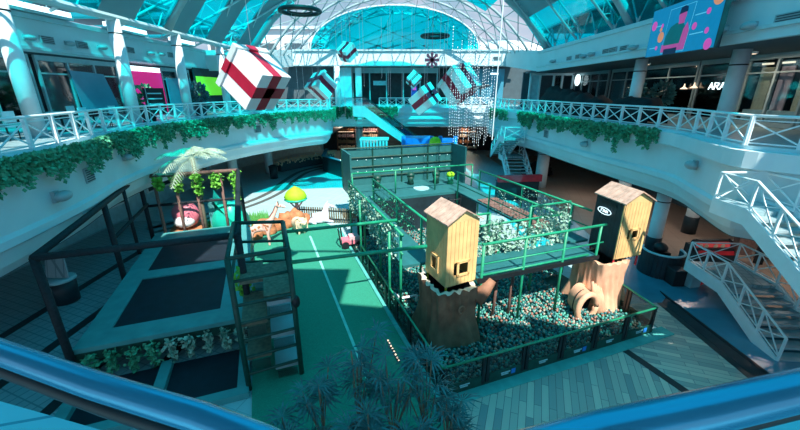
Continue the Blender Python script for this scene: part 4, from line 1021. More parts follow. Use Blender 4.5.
# pit walls and balls
struct(MB().lbox(0, 8.2, .06, 11.8, .012, .10).build('floor_pit', M['dgreen'], origin=(0, 0, 0)))
ball_cols = [(.05, .32, .28), (.03, .20, .20), (.02, .12, .13), (.34, .17, .13), (.38, .38, .32), (.03, .18, .2), (.08, .42, .33)]
bms = []
for k, c_ in enumerate(ball_cols):
    m_ = mat('pit_ball_%d' % k, c_, .4, amp=.02)
    me = MB().blob((0, 0, 0), .05, 10, 6)
    o = me.build('pit_ball', m_, smooth=True, origin=(0, 0, 0)); bms.append(o.data); bpy.data.objects.remove(o)
def pitz(a, b): return .17+.07*noise.noise(Vector((a*.9, b*.9, 0)))
spots = []
a = .12
while a < 8.05:
    b = .16
    while b < 11.6:
        aa, bb = a+random.uniform(-.045, .045), b+random.uniform(-.045, .045)
        if not (.35 < aa < 2.3 and 1.5 < bb < 3.7) and not (6.9 < aa and 1.6 < bb < 4.2): spots.append((aa, bb, random.uniform(0, .07)))
        b += .098
    a += .103
def visible_rank(s_): p = L(s_[0], s_[1]); return (p.x**2+p.y**2) + (30 if s_[0] > 6.9 else 0)
spots.sort(key=visible_rank)
colname = ['mint', 'teal', 'dark green', 'terracotta', 'cream', 'dark blue', 'bright sea green']
for k, (aa, bb, dz) in enumerate(spots[:300]):
    ci = random.randrange(7); o = bpy.data.objects.new('pit_ball', bms[ci]); C.objects.link(o); o.location = L(aa, bb, pitz(aa, bb)+dz)
    tag(o, colname[ci]+' plastic ball in the ball pit close behind the front fence', 'ball', 'balls nearest the front of the ball pit')
pit = bpy.data.meshes.new('pit_balls'); bm = bmesh.new()
sb_ = MB(); oct_f = None
fsrc = MB().blob((0, 0, 0), .052, 6, 4)
allv = []; allf = []; mi = []
for (aa, bb, dz) in spots[300:]:
    p = L(aa, bb, pitz(aa, bb)+dz); k0 = len(allv); allv += [v+p for v in fsrc.v]; allf += [[i+k0 for i in f] for f in fsrc.f]; mi += [random.randrange(7)]*len(fsrc.f)
pit.from_pydata(allv, [], allf)
for k in range(7): pit.materials.append(bms[k].materials[0])
for i, p in enumerate(pit.polygons): p.material_index = mi[i] if i < len(mi) else 0; p.use_smooth = True
bm.free()
o = bpy.data.objects.new('pit_balls', pit); C.objects.link(o); tag(o, 'mass of small plastic balls filling the rest of the ball pit', 'balls', kind='stuff')

# ---- stumps
def stump(A0, A1, B0, B1, zt, label, m, front=(.0, .0), knots=True, flare=.22, seed=0):
    c_ = L((A0+A1)/2, (B0+B1)/2); t = thing('tree_stump', label, 'tree stump', c_)
    hw, hd = (A1-A0)/2, (B1-B0)/2; N = 96; rows = 16; vs = []
    for j in range(rows+1):
        q = j/rows; z = zt*q
        for i in range(N):
            a = 2*PI*i/N; x, y = math.cos(a), math.sin(a); k = 1/max(abs(x), abs(y))**.82
            rid = .10*abs(math.sin(a*6.5+seed+1.6*math.sin(q*2.5+a)))+.05*math.sin(a*17+seed+q*3)
            fl = flare*(1-q)**2.2*(1+.6*math.sin(a*5+seed))-.06*math.sin(q*PI)
            rr = k*(1+rid*(.9-.2*q)+fl-.05)
            vs.append(L((A0+A1)/2+hw*x*rr, (B0+B1)/2+hd*y*rr, z+(.10*abs(math.sin(a*6.5+seed)) if j == rows else 0)))
    fs = [(j*N+i, j*N+(i+1) % N, (j+1)*N+(i+1) % N, (j+1)*N+i) for j in range(rows) for i in range(N)]
    MB().add(vs, fs).build('trunk', M[m], t, True)
    # rim and inner wall
    top = vs[rows*N:]; cen = L((A0+A1)/2, (B0+B1)/2, zt)
    inn = [v.lerp(cen, .20) for v in top]
    for v in inn: v.z = zt+.06
    rim = MB().add(top+inn, [(i, (i+1) % N, N+(i+1) % N, N+i) for i in range(N)])
    low = [v.copy() for v in inn]
    for v in low: v.z = zt-.45
    rim.build('cut_rim', M['rim' if m == 'bark' else 'bark_tan'], t, True)
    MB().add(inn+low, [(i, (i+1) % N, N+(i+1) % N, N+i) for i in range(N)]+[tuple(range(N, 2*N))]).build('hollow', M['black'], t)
    return t
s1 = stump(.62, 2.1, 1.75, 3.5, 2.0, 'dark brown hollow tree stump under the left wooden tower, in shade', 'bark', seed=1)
MB().path([L(2.1, 2.0, 1.5), L(2.45, 2.0, 1.8), L(2.72, 2.0, 2.12)], .2, 10, [.28, .22, .14]).build('branch_stub', M['bark'], s1, True)
ringp = L(1.35, 1.62, 1.55)
MB().path([ringp+E1*(.1*math.cos(2*PI*i/14))+Vector((0, 0, .13*math.sin(2*PI*i/14)))-E2*.06 for i in range(15)], .03, 6).build('knot', M['bark'], s1, True)
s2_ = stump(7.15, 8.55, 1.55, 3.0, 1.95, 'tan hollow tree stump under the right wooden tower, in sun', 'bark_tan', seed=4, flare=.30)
# tunnel opening beside the tan stump
p = L(6.55, 1.45, .5); N = 20
t = thing('log_tunnel', 'tan bark tunnel mouth beside the tan stump', 'tunnel', L(6.3, 2.3))
rg = [p+E1*(.43*math.cos(2*PI*i/N))+Vector((0, 0, .55*math.sin(2*PI*i/N))) for i in range(N+1)]
MB().path(rg, .11, 8).build('mouth_rim', M['bark_tan'], t, True)
outer = [[q+E2*(k*.2)+E1*(k*.08) for q in rg[:-1]] for k in range(5)]
vs = [q for r_ in outer for q in r_]
MB().add(vs, [(k*N+i, k*N+(i+1) % N, (k+1)*N+(i+1) % N, (k+1)*N+i) for k in range(4) for i in range(N)]).build('tube', M['bark_tan'], t, True)
MB().plate([q+E2*.35+E1*.12 for q in rg[:-1]], E2*.03).build('inside_shade', M['black'], t)  # black disc painted as the shade deep in the tunnel
for k in range(4):
    q0 = L(6.95+k*.12, 1.75-.03*k, 1.35-.1*k); MB().path([q0, q0+E1*.10-E2*.1-Vector((0, 0, .5)), q0+E1*.16-E2*.3-Vector((0, 0, 1.15))], .1, 8, [.05, .1, .16]).build('root', M['bark_tan'], t, True)

# ---- wooden towers
def tower(F, Rg, Lf, zb, zt, label, posts, black_side=False):
    """F front corner, Rg right corner, Lf left-back corner in plan"""
    F, Rg, Lf = [Vector((p[0], p[1], 0)) for p in (F, Rg, Lf)]; B = Rg+(Lf-F); up = Vector((0, 0, 1))
    t = thing('wooden_tower', label, 'play house', (F+B)/2+up*(zb-.0))
    def wall(a, b, name, m, win):
        e = (b-a).normalized(); w = (b-a).length; nr = Vector((e.y, -e.x, 0))
        mb = MB(); n = max(5, round(w/.15)); pw = w/n
        if win: x0, x1, z0, z1 = win
        for k in range(n):
            xa, xb = k*pw, (k+1)*pw-.012
            segs = [(zb, zt)]
            if win and xb > x0 and xa < x1: segs = [(zb, z0), (z1, zt)]
            for (s0, s1_) in segs: mb.obox(a+e*((xa+xb)/2)+up*((s0+s1_)/2)-nr*.02, e*((xb-xa)/2), nr*.02, up*((s1_-s0)/2))
        mb.obox(a+e*w/2+up*(zb+zt)/2-nr*.05, e*(w/2), nr*.01, up*((zt-zb)/2)) if not win else None
        wo = mb.build(name, M[m], t)
        if win:
            f = MB(); c0 = a+nr*.02
            for (p, q) in (((x0, z0), (x1, z0)), ((x0, z1), (x1, z1)), ((x0, z0), (x0, z1)), ((x1, z0), (x1, z1))): f.obox(c0+e*((p[0]+q[0])/2)+up*((p[1]+q[1])/2), e*(abs(q[0]-p[0])/2+.04), nr*.02, up*(abs(q[1]-p[1])/2+.04))
            f.build('window_frame', M['wood'], wo)
        return wo
    wr = (Rg-F).length; wl = (Lf-F).length
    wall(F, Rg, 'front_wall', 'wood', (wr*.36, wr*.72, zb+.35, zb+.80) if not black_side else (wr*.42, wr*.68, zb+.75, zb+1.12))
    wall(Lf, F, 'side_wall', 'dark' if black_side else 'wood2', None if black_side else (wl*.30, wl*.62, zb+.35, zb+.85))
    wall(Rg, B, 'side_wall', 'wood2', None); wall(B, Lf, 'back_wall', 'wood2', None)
    MB().plate([F, Rg, B, Lf], up*.02).build('floor_board', M['black'], t).location += Vector((0, 0, zb))
    # gable roof, ridge running back from the middle of the front wall
    mf, mb_ = (F+Rg)/2, (Lf+B)/2; h = .36; e1 = (Rg-F).normalized(); e2 = (Lf-F).normalized(); ov = .09
    for (side, q0, q1, sg) in (('l', F, Lf, -1), ('r', Rg, B, 1)):
        rm = MB(); n = 7; a0 = q0-e2*ov+e1*sg*ov+up*(zt-.03); a1 = q1+e2*ov+e1*sg*ov+up*(zt-.03); r0 = mf-e2*ov+up*(zt+h); r1 = mb_+e2*ov+up*(zt+h)
        for k in range(n):
            f0, f1 = k/n, (k+1)/n-.012; rm.plate([a0.lerp(a1, f0), a0.lerp(a1, f1), r0.lerp(r1, f1), r0.lerp(r1, f0)], up*.04)
        rm.build('roof_slope', M['roofwood'], t)
    MB().plate([F+up*zt, Rg+up*zt, mf+up*(zt+h-.02)], e2*.04).build('gable', M['wood2'], t); MB().plate([Lf+up*zt, B+up*zt, mb_+up*(zt+h-.02)], -e2*.04).build('gable', M['wood2'], t)
    for q in (F, Rg, Lf, B):
        c0 = q.lerp((F+B)/2, .1); MB().tube(c0+up*(zb-.42), c0+up*zb, .04).build('post', M[posts], t)
    if black_side:
        c0 = Lf.lerp(F, .38)+up*(zb+1.62); e = (F-Lf).normalized(); nr = Vector((e.y, -e.x, 0))
        em = MB().path([c0+e*(.34*math.cos(2*PI*i/24))+up*(.12*math.sin(2*PI*i/24))+nr*.03 for i in range(25)], .012, 5); em = em.build('oval_emblem', M['lampw'], t)
        x = MB()
        for (p, q) in (((-.17, -.055), (-.17, .055)), ((-.17, .055), (-.06, .055)), ((-.06, .055), (-.06, -.055)), ((.0, -.055), (0, .055)), ((0, .055), (.1, -.055)), ((.1, -.055), (.1, .055)), ((.16, -.055), (.16, .055))): x.tube(c0+e*p[0]+up*p[1]+nr*.03, c0+e*q[0]+up*q[1]+nr*.03, .012, 5)
        x.build('emblem_letters', M['lampw'], em)
        MB().obox(Lf.lerp(F, .5)+up*(zb+1.95)+nr*.02, e*.35, nr*.01, up*.06).build('black_sign', M['black'], t)
    return t
tower((1.43, 9.95), (2.47, 10.5), (.88, 11.15), 2.13, 4.28, 'left wooden play tower with gabled board roof and square windows', 'yellow')
tower((7.85, 11.97), (9.08, 12.38), (7.6, 13.35), 2.13, 4.3, 'right wooden play tower with black emblem side and red posts', 'red', True)

# ---- elevated walkway with green tubes and flowered nets
def netting(p, q, z0, z1, label, n=260, sz=.13, m='leafw', seed=0):
    p, q = Vector(p), Vector(q); e = (q-p); up = Vector((0, 0, 1)); t = thing('flower_net', label, 'net panel', (p+q)/2+up*z0, 'netted panels with pale leaves on the walkway')
    mb = MB(); nn = int(e.length/.22)
    for k in range(nn+1): a = p.lerp(q, k/nn); mb.tube(a+up*z0, a+up*z1, .006, 4)
    for k in range(5): zz_ = z0+(z1-z0)*k/4; mb.tube(p+up*zz_, q+up*zz_, .006, 4)
    mb.build('net', M['dgreen'], t)
    lf = MB(); e_ = e.normalized(); nr = Vector((e_.y, -e_.x, 0))
    k = 0
    while k < n:
        s_ = random.random(); z = random.random()
        if noise.noise(Vector((s_*e.length*1.6, z*1.6, seed*5.3))) < -.05: 
            if random.random() < .8: k += .2; continue
        lf.leafq(p+e*s_+up*(z0+z*(z1-z0))+nr*random.uniform(-.05, .05), sz*random.uniform(.6, 1.2)); k += 1
    lf.build('leaves', M[m], t)
fz, rz_ = 2.2, 3.4
walk = thing('elevated_walkway', 'teal floored elevated walkway loop of green tubes above the ball pit', 'walkway', L(4, 6))
for (A0, A1, B0, B1) in ((2.2, 7.4, 2.1, 3.5), (.25, 1.5, 3.8, 12), (6.9, 8.3, 3.4, 12)):
    MB().lbox(A0, A1, B0, B1, fz-.1, fz).build('floor_panel', M['roomwall'], walk); 
MB().lbox(2.2, 7.4, 2.02, 2.1, fz-.14, fz+.02).build('floor_edge', M['black'], walk)
def gt(a, b, z0, c_, d, z1, r=.045, name='tube', m='green'): MB().tube(L(a, b, z0), L(c_, d, z1), r, 8).build(name, M[m], walk, True)
for (a, b) in ((2.35, 2.1), (4.0, 2.1), (5.7, 2.1), (7.3, 2.1), (2.35, 3.55), (4.0, 3.55), (5.7, 3.55), (.2, 3.9), (.2, 6.3), (.2, 8.8), (.2, 11.8), (1.55, 5.2), (1.55, 8), (1.55, 11.8), (6.85, 5.2), (6.85, 8.5), (6.85, 11.8), (8.35, 4.5), (8.35, 7.8), (8.35, 11.8)):
    gt(a, b, .1, a, b, rz_, .05, 'post')
for z, r in ((rz_, .05), (fz+.5, .03)):
    gt(2.3, 2.1, z, 7.55, 2.1, z, r, 'rail'); gt(2.3, 3.55, z, 6.85, 3.55, z, r, 'rail')
    gt(.2, 3.7, z, .2, 12, z, r, 'rail'); gt(1.55, 3.7, z, 1.55, 12, z, r, 'rail'); gt(6.85, 3.55, z, 6.85, 12, z, r, 'rail'); gt(8.35, 3.5, z, 8.35, 12, z, r, 'rail')
gt(2.35, 3.55, rz_+.45, 3.5, 3.55, rz_+.45); gt(3.5, 3.55, fz, 3.5, 3.55, rz_+.45); gt(2.35, 3.55, rz_, 2.35, 3.55, rz_+.45)
gt(5.3, 3.55, rz_+.5, 7.2, 3.55, rz_+.5); gt(5.3, 3.55, fz, 5.3, 3.55, rz_+.5)
gt(-.05, 8.6, 0.05, -.05, 8.6, 3.3, .05, 'post'); gt(-.05, 4.4, 0.05, -.05, 4.4, 3.3, .05, 'post')
gt(6.9, 2.1, fz+.1, 2.4, 2.1, fz+.1, .04, 'rail')
netting(L(2.4, 3.5), L(4.0, 3.5), fz, rz_+.2, 'flowered net on the back of the front walkway, left panel', 520, seed=1)
netting(L(4.0, 3.5), L(5.7, 3.5), fz, rz_, 'flowered net on the back of the front walkway, middle panel', 420, seed=2)
netting(L(5.7, 3.5), L(7.2, 3.5), fz, rz_+.45, 'flowered net on the back of the front walkway, right panel', 560, seed=3)
netting(L(.2, 4.2), L(.2, 8), fz-.2, rz_, 'flowered net on the outer side of the left walkway, nearer panel', 1100, seed=4)
netting(L(.2, 8), L(.2, 12), fz-.2, rz_, 'flowered net on the outer side of the left walkway, farther panel', 900, seed=5)
netting(L(1.55, 6), L(1.55, 12), fz, rz_, 'sparse dark net on the inner side of the left walkway', 350, .11, 'leaf', seed=6)
netting(L(6.85, 4), L(6.85, 8), fz, rz_, 'flowered net on the inner side of the right walkway', 300, .1, seed=7)
netting(L(8.35, 4.4), L(8.35, 8), fz, rz_, 'flowered net on the outer side of the right walkway', 300, .1, seed=8)
mb = MB()
for k in range(8): mb.lbox(7.0, 8.25, 5+k*.62, 5.5+k*.62, fz+.01, fz+.06)
tag(mb.build('plank_bridge', M['brownfoam']), 'brown plank bridge on the right walkway', 'bridge')
for k, (a, b) in enumerate(((3.3, 2.6), (3.9, 2.5))):
    tag(MB().tube(L(a, b, .15), L(a+.15, b+.1, 2.08), .06, 8).build('support_log', M['brownfoam'], smooth=True), 'brown slanted support pole under the front walkway, %s one' % ('left', 'right')[k], 'pole')
p = L(.9, 3.9, .3)
tag(MB().path([L(.2, 3.6, .35), L(.35, 2.9, .35), L(1.0, 2.9, .35)], .05, 8).path([L(.2, 3.6, .35), L(.2, 3.6, .1)], .05, 8).path([L(1.0, 2.9, .35), L(1.0, 2.9, .1)], .05, 8).build('white_frame', M['gift'], smooth=True), 'white bent pipe frame beside the dark stump', 'pipe frame').location += Vector((-.5, 1.2, .3))
# rear play room
t = thing('play_room', 'teal padded play room with studded walls at the back of the play structure', 'play room', L(4.6, 14))
A0, A1, B0, B1 = .6, 8.4, 12.0, 15.6
MB().lbox(A0, A1, B0, B1, fz-.15, fz).build('floor', M['roomwall'], t)
MB().lbox(A0, A1, B1-.1, B1, fz, 4.5).build('back_wall', M['roomwall'], t)
MB().lbox(A0, A0+.1, B0+1.2, B1, fz, 4.6).build('side_wall', M['roomwall'], t); MB().lbox(A1-.1, A1, B0+1.6, B1, fz, 4.6).build('side_wall', M['roomwall'], t)
MB().lbox(A0, A1, B0, B0+.1, .0, fz-.16).build('skirt', M['dark'], t)
for z in (2.75, 3.4, 4.0, 4.6): MB().tube(L(A0, B1-.15, z), L(A1, B1-.15, z), .05).build('rail', M['dgreen'], t)
for a in (A0, 2.6, 4.6, 6.5, A1): MB().tube(L(a, B1-.15, fz), L(a, B1-.15, 4.65), .05).build('post', M['dgreen'], t)
MB().tube(L(A0, B0+.8, 3.6), L(A1, B0+.8, 3.6), .05).build('front_rail', M['green'], t, True)
for a in (A0, 3.2, 5.8, A1): MB().tube(L(a, B0+.8, fz), L(a, B0+.8, 3.62), .045).build('front_post', M['green'], t, True)
for k in range(26):
    a = A0+.4+(k % 13)*.58; z = 2.95 if k < 13 else 3.7; MB().blob(L(a, B1-.18, z+.15), .02, 8, 6).build('stud_light', M['lampw'], t)
MB().lathe(L(5.1, 13.3, fz), [(.5, 0), (.5, .05)], 18).build('round_mat', M['cyanlight'], t)
for k, (a, b) in enumerate(((4.9, 14.6), (6.6, 14.3), (2.6, 14.5), (7.4, 13.8))):
    tt = thing('play_stool', ['dark green stool in middle of play room', 'dark stool right of the middle in the play room', 'dark stool at left in the play room', 'bright green stool at right in the play room'][k], 'stool', L(a, b, fz), 'stools in the play room')
    MB().lathe(L(a, b, fz), [(.22, 0), (.18, .3), (.25, .5)], 12).build('base', M['dgreen' if k < 3 else 'green'], tt, True); MB().blob(L(a, b, fz+.62), (.27, .27, .2), 12, 8).build('seat', M['dgreen' if k < 3 else 'lime'], tt, True)
t = thing('scaffold_ladder', 'dark step ladder frame below the play room', 'ladder', L(6.4, 11.4))
for a in (6.0, 6.8): MB().tube(L(a, 11.3, .1), L(a, 11.3, 2.1), .05).build('rail', M['black'], t)
for k in range(5): MB().tube(L(6.0, 11.3, .3+k*.4), L(6.8, 11.3, .3+k*.4), .04).build('rung', M['black'], t)

# ================= GROUND FLOOR FURNITURE
# dark booth with counter
t = thing('information_booth', 'dark blue walled booth counter with desk inside on the mall floor', 'booth', (-5.6, 36.5, 0))
pts = [(-8.6, 42.5), (-8.0, 37.5), (-5.6, 34.6), (-3.4, 34.4), (-2.7, 37), (-2.9, 41.5)]
for a, b in zip(pts[:-1], pts[1:]): MB().bar((*a, .8), (*b, .8), .22, 1.6).build('wall_panel', M['dark'], t)
for a, b in zip(pts[:-1], pts[1:]): MB().bar((*a, 1.62), (*b, 1.62), .4, .06).build('counter_top', M['blue_floor'], t)
MB().box((-4.6, 36.6, .75), (1.8, .7, .08)).build('desk', M['gift'], t); MB().box((-5.3, 36.6, 1.2), (.5, .08, .8)).build('monitor', M['lampw'], t)
t = thing('flower_counter', 'low counter covered with small cream flowers beside the booth', 'counter', (-9.8, 39.5, 0))
mb = MB()
fc = smoothline([(-12.6, 37.2), (-11, 39.6), (-9.3, 41.6), (-8.2, 43.5)], 6)
for a, b in zip(fc[:-1], fc[1:]): mb.bar(a+Vector((0, 0, .45)), b+Vector((0, 0, .45)), .6, .9)
mb.build('counter', M['backstore'], t)
mb = MB()
for k in range(420): q = random.choice(fc); mb.blob(q+Vector((random.uniform(-.45, .45), random.uniform(-.6, .6), random.uniform(.7, 1.2))), random.uniform(.05, .11), 6, 4)
mb.build('blooms', M['cream'], t)['kind'] = 'stuff'
for k, (x, y, w, h, m_, lb) in enumerate(((-2.6, 37.3, 2.8, 3.4, 'cyanlight', 'pale blue striped display stand under the escalator'), )):
    t = thing('display_stand', lb, 'display', (x, y, 0))
    mb = MB()
    for j in range(9): mb.box((x-w/2+.14+j*.315, y-1, h/2), (.2, .12, h-.2))
    mb.build('slat_front', M['cyanlight'], t); MB().box((x, y, .6), (w, 1.8, 1.2)).build('base', M['blue_floor'], t); MB().box((x, y, h), (w+.1, 2.0, .1)).build('top', M['gift'], t)
t = thing('inflatable_castle', 'bright blue inflatable play cube with green ball, behind the play room', 'inflatable', (1.9, 32, 0))
for (x, z, w) in ((1.5, 3.0, 2.5), (4.0, 2.8, 1.4)): MB().box((x, 32, z/2+1.0), (w, 2, z+.4)).build('chamber', M['blueplastic'], t)
for x in (.3, 2.7, 3.4, 4.7): MB().tube((x, 30.9, .05), (x, 30.9, 4.4), .18).build('corner_tube', M['blueplastic'], t, True)
MB().box((2.6, 32, .5), (4.8, 2.2, 1.0)).build('base', M['poster'], t)
MB().blob((2.95, 30.6, 3.9), .5, 16, 10).build('ball', M['lime'], t, True)
# right side: cafe kiosk
p = atz(658, 272, 0)
t = thing('curved_counter', 'dark round snack counter with pale rim behind the tan stump', 'counter', (p.x, p.y, 0))
N = 20; ar = [(p.x+.8*math.cos(a), p.y+.8*math.sin(a)) for a in [PI*.75+PI*1.25*i/N for i in range(N+1)]]
mb = MB()
for a, b in zip(ar[:-1], ar[1:]): mb.bar((*a, .55), (*b, .55), .12, 1.1)
mb.build('counter_wall', M['dark'], t); MB().path([(*a, 1.13) for a in ar], .055, 6).build('rim', M['cyanlight'], t, True)
MB().box((p.x, p.y+.1, .5), (.6, .4, 1.0)).build('inner_cabinet', M['black'], t); MB().blob((p.x-.1, p.y+.1, 1.2), (.3, .3, .25)).build('pot', M['black'], t, True)
p = atz(708, 262, 0)
t = thing('food_kiosk', 'dark food kiosk with rounded red and cream menu sign at right, behind the low landing', 'kiosk', (p.x, p.y, 0))
MB().box((p.x+.1, p.y+.2, .4), (1.9, .8, .8), -.05).build('counter', M['dark'], t)
MB().box((p.x+.1, p.y-.23, .6), (1.8, .06, .2), -.05).build('stripe', M['red'], t)
for sx_ in (-.8, .8): MB().tube((p.x+sx_, p.y+.1, .8), (p.x+sx_, p.y+.1, 1.2), .04).build('sign_post', M['black'], t)
sz = aty(709, 246, p.y).z
rr = [(x, z) for cx_, cz_, a_ in ((.8, .14, 0), (-.8, .14, PI/2), (-.8, -.14, PI), (.8, -.14, 1.5*PI)) for (x, z) in [(cx_+.16*math.cos(a_+q*PI/8), cz_+.16*math.sin(a_+q*PI/8)) for q in range(5)]]
MB().plate([(p.x+x, p.y, sz+z) for x, z in rr], (0, .2, 0)).build('sign_box', M['black'], t)
MB().plate([(p.x+x*.86, p.y-.02, sz+z*.72) for x, z in rr], (0, .03, 0)).build('sign_face', M['redsign'], t)
for k, x in enumerate((-.62, -.35, .1, .45)): MB().blob((p.x+x, p.y-.04, sz), (.11, .02, .12), 12, 8).build('sign_picture', M['cream'], t, True)
q = aty(737, 245, p.y+.3); b = MB().lathe((0, 0, -.06), [(.34, 0), (.34, .12)], 22); b.v = [Matrix.Rotation(PI/2, 3, 'X') @ x+q for x in b.v]
tt = thing('round_sign', 'round purple and white lit sign right of the food kiosk', 'sign', (q.x, q.y, 0)); b.build('disc', M['white'], tt)
b = MB().lathe((0, 0, -.08), [(.26, 0), (.26, .16)], 22); b.v = [Matrix.Rotation(PI/2, 3, 'X') @ x+q for x in b.v]; b.build('face', M['purple'], tt); MB().tube((q.x, q.y+.12, 0), (q.x, q.y+.12, q.z), .04).build('pole', M['black'], tt)
p = atz(685, 284, 0)
for k, (dx, dy, m_) in enumerate(((-.5, 0, 'black'), (.1, -.1, 'cyanlight'), (.6, .15, 'red'))):
    tt = thing('kiosk_crate', ['black crate stacked in front of the food kiosk', 'pale blue crate in front of the food kiosk', 'red crate in front of the food kiosk'][k], 'crate', p+Vector((dx, dy, 0)), 'crates by the kiosk')
    MB().box(p+Vector((dx, dy, .35)), (.5, .5, .7), .2*k).build('crate', M[m_], tt); MB().box(p+Vector((dx, dy, .73)), (.54, .54, .06), .2*k).build('lid', M['dark'], tt)
# lit wall niche seen behind the stair
t = thing('lit_shop_panel', 'dark framed shop panel with pink round lamps behind the upper staircase', 'shop panel', (18.3, 18.2, 0))
p = atz(758, 262, .1)
MB().box((p.x, p.y, 1.6), (.25, .25, 3.2)).build('frame_post', M['black'], t)
MB().box((p.x+1.6, p.y+.4, 1.6), (2.8, .15, 3.0)).build('panel', M['brownfoam'], t)
for k in range(6): MB().blob((p.x+.9+(k % 2)*.7, p.y+.25, .9+(k//2)*.6), (.3, .06, .2), 12, 8).build('lamp', M['lamp'], t, True)
MB().box((p.x-1.0, p.y, 1.1), (.8, .3, 1.1)).build('brown_cabinet', M['brownfoam'], t)
# cluttered dark seats near far right column
for k, (u, v) in enumerate(((528, 176), (537, 174), (545, 176))):
    q = atz(u, v, 0); tt = thing('seat_bundle', 'black bundled seating near the far right column, %s from the left' % ordn[k], 'seat', q, 'black seats by the far column')
    MB().blob(q+Vector((0, 0, .42)), (.7, .5, .45), 12, 8, .5, k).build('seat', M['cloth'], tt, True); MB().blob(q+Vector((0, .3, .9)), (.6, .2, .4), 12, 8, .5, k+5).build('backrest', M['cloth'], tt, True)
q = atz(478, 189, 0)
tag(MB().box((9.0, 26.5, 1.6), (3.4, .3, .5), .1).build('red_banner', M['red']), 'long red banner strip behind the play room', 'banner').location.z = 1.545
t = thing('banner_stand', 'dark stand beneath the red banner at the far right', 'stand', (9, 26.8, 0)); MB().box((9, 26.9, .75), (3.2, .4, 1.5)).build('body', M['dark'], t); MB().box((9, 26.9, 1.52), (3.3, .5, .05)).build('top', M['black'], t)
# waste bin at left
p = Vector((-13.4, 12.6, 0))
t = thing('waste_bin', 'dark waste bin with pale slanted top under the left balcony', 'waste bin', p)
MB().lathe(p, [(.42, 0), (.46, .95)], 20).build('body', M['dark'], t, True); MB().lathe(p+Vector((0, 0, .95)), [(.5, 0), (.5, .08), (.3, .12)], 20).build('lid', M['cyanlight'], t, True)
MB().plate([p+Vector((-.45, -.1, 1.1)), p+Vector((.45, -.1, 1.1)), p+Vector((.35, .05, 1.9)), p+Vector((-.35, .05, 1.9))], (0, .06, 0)).build('sign_panel', M['tile_s'], t)
p = Vector((-12.2, 34.2, 0)); t = thing('waste_bin', 'small dark bin standing by the far left column', 'waste bin', p)
MB().lathe(p, [(.35, 0), (.38, 1.1)], 16).build('body', M['dark'], t, True); MB().lathe(p+Vector((0, 0, 1.1)), [(.42, 0), (.42, .1), (.2, .2)], 16).build('lid', M['black'], t, True)
tag(MB().box((-18.1, 36.3, 2.2), (.08, .9, 1.6)).build('blue_poster', M['poster']), 'blue poster on the pale lower left wall', 'poster')

# ================= UPPER LEVEL FURNITURE
def potted(p, label, h=1.3, n=260, m='leaf', pot='dark', pr=.4, w=.5):
    t = thing('potted_plant', label, 'potted plant', p)
    MB().lathe(p, [(pr*.75, 0), (pr, .6), (pr*1.05, .62)], 16).build('pot', M[pot], t, True)
    mb = MB()
    for k in range(n):
        d = Vector((random.gauss(0, 1), random.gauss(0, 1), random.gauss(0, .8))); d.normalize(); mb.leafq(p+Vector((0, 0, .65+h*.45))+Vector((d.x*w, d.y*w, d.z*h*.5))*random.random()**.4, .26, d, .35)
    mb.build('foliage', M[m], t); return t
potted(Vector((-13.2, 11.2, UF)), 'leafy dark green plant in a dark pot on the left balcony beside the leftmost column', 1.3, 300, 'leaf', 'dark', .55, .6)
potted(Vector((-13.6, 20.2, UF)), 'green plant in dark pot beside the menu board, left balcony', 1.2, 220)
potted(Vector((-13.4, 25.2, UF)), 'dark bushy plant on the left balcony right of the blue shutter', 1.5, 260, 'palm')
potted(Vector((14.9, 21.6, UF)), 'dark bushy plant on the right balcony beside the lettered shop', 1.5, 300, 'palm')
potted(Vector((14.6, 23.4, UF)), 'dark bushy plant on the right balcony below the screen', 1.4, 300, 'palm')
potted(Vector((-14.4, 27.2, UF)), 'dark plant on the left balcony just left of the big gift box', 1.5, 260, 'palm')
p = Vector((-12.9, 19.9, UF))
t = thing('menu_board', 'dark standing menu board with pale lines on the left balcony', 'menu board', p)
MB().box(p+Vector((0, 0, 1.05)), (.08, 1.0, 1.3), -.5).build('board', M['black'], t)
mb = MB()
for k in range(4): mb.box(p+Vector((.05, -.03, .65+k*.26)), (.03, .7, .06), -.5)
mb.build('menu_lines', M['cyanlight'], t)
for s_ in (-.4, .4): MB().tube(p+Vector((-s_*math.sin(-.5)*.9, s_*.9, 0)), p+Vector((-s_*math.sin(-.5)*.9, s_*.9, 1.7)), .03).build('leg', M['truss'], t)
def cafe_table(p, label):
    t = thing('cafe_table', label, 'table', p, 'cafe tables on the left balcony')
    MB().lathe(p+Vector((0, 0, .72)), [(.42, 0), (.42, .04)], 18).build('table_top', M['cyanlight'], t); MB().tube(p, p+Vector((0, 0, .72)), .04).build('pedestal', M['black'], t); MB().lathe(p, [(.25, 0), (.25, .03)], 14).build('foot', M['black'], t); return t
def cafe_chair(p, rz, label):
    t = thing('cafe_chair', label, 'chair', p, 'cafe chairs on the left balcony'); R = Matrix.Rotation(rz, 3, 'Z'); W = lambda x, y, z: p+R @ Vector((x, y, z))
    MB().box(W(0, 0, .45), (.42, .42, .04), rz).build('seat', M['cyanlight'], t); MB().box(W(-.2, 0, .75), (.04, .4, .35), rz).build('backrest', M['cyanlight'], t)
    for (x, y) in ((-.18, -.18), (.18, -.18), (-.18, .18), (.18, .18)): MB().tube(W(x, y, 0), W(x, y, .44), .018).build('leg', M['black'], t)
ys_ = [9.4, 11.3, 14.3, 16.0]
for k, y in enumerate(ys_):
    x = -12.3-.08*k; cafe_table(Vector((x-1.3, y+.8, UF)), 'round cafe table behind the left railing, %s from the camera' % ordn[k])
    cafe_chair(Vector((x-.65, y+.9, UF)), PI, 'cafe chair on the railing side of the %s cafe table' % ordn[k]); cafe_chair(Vector((x-1.95, y+.7, UF)), 0, 'cafe chair on the shop side of the %s cafe table' % ordn[k])
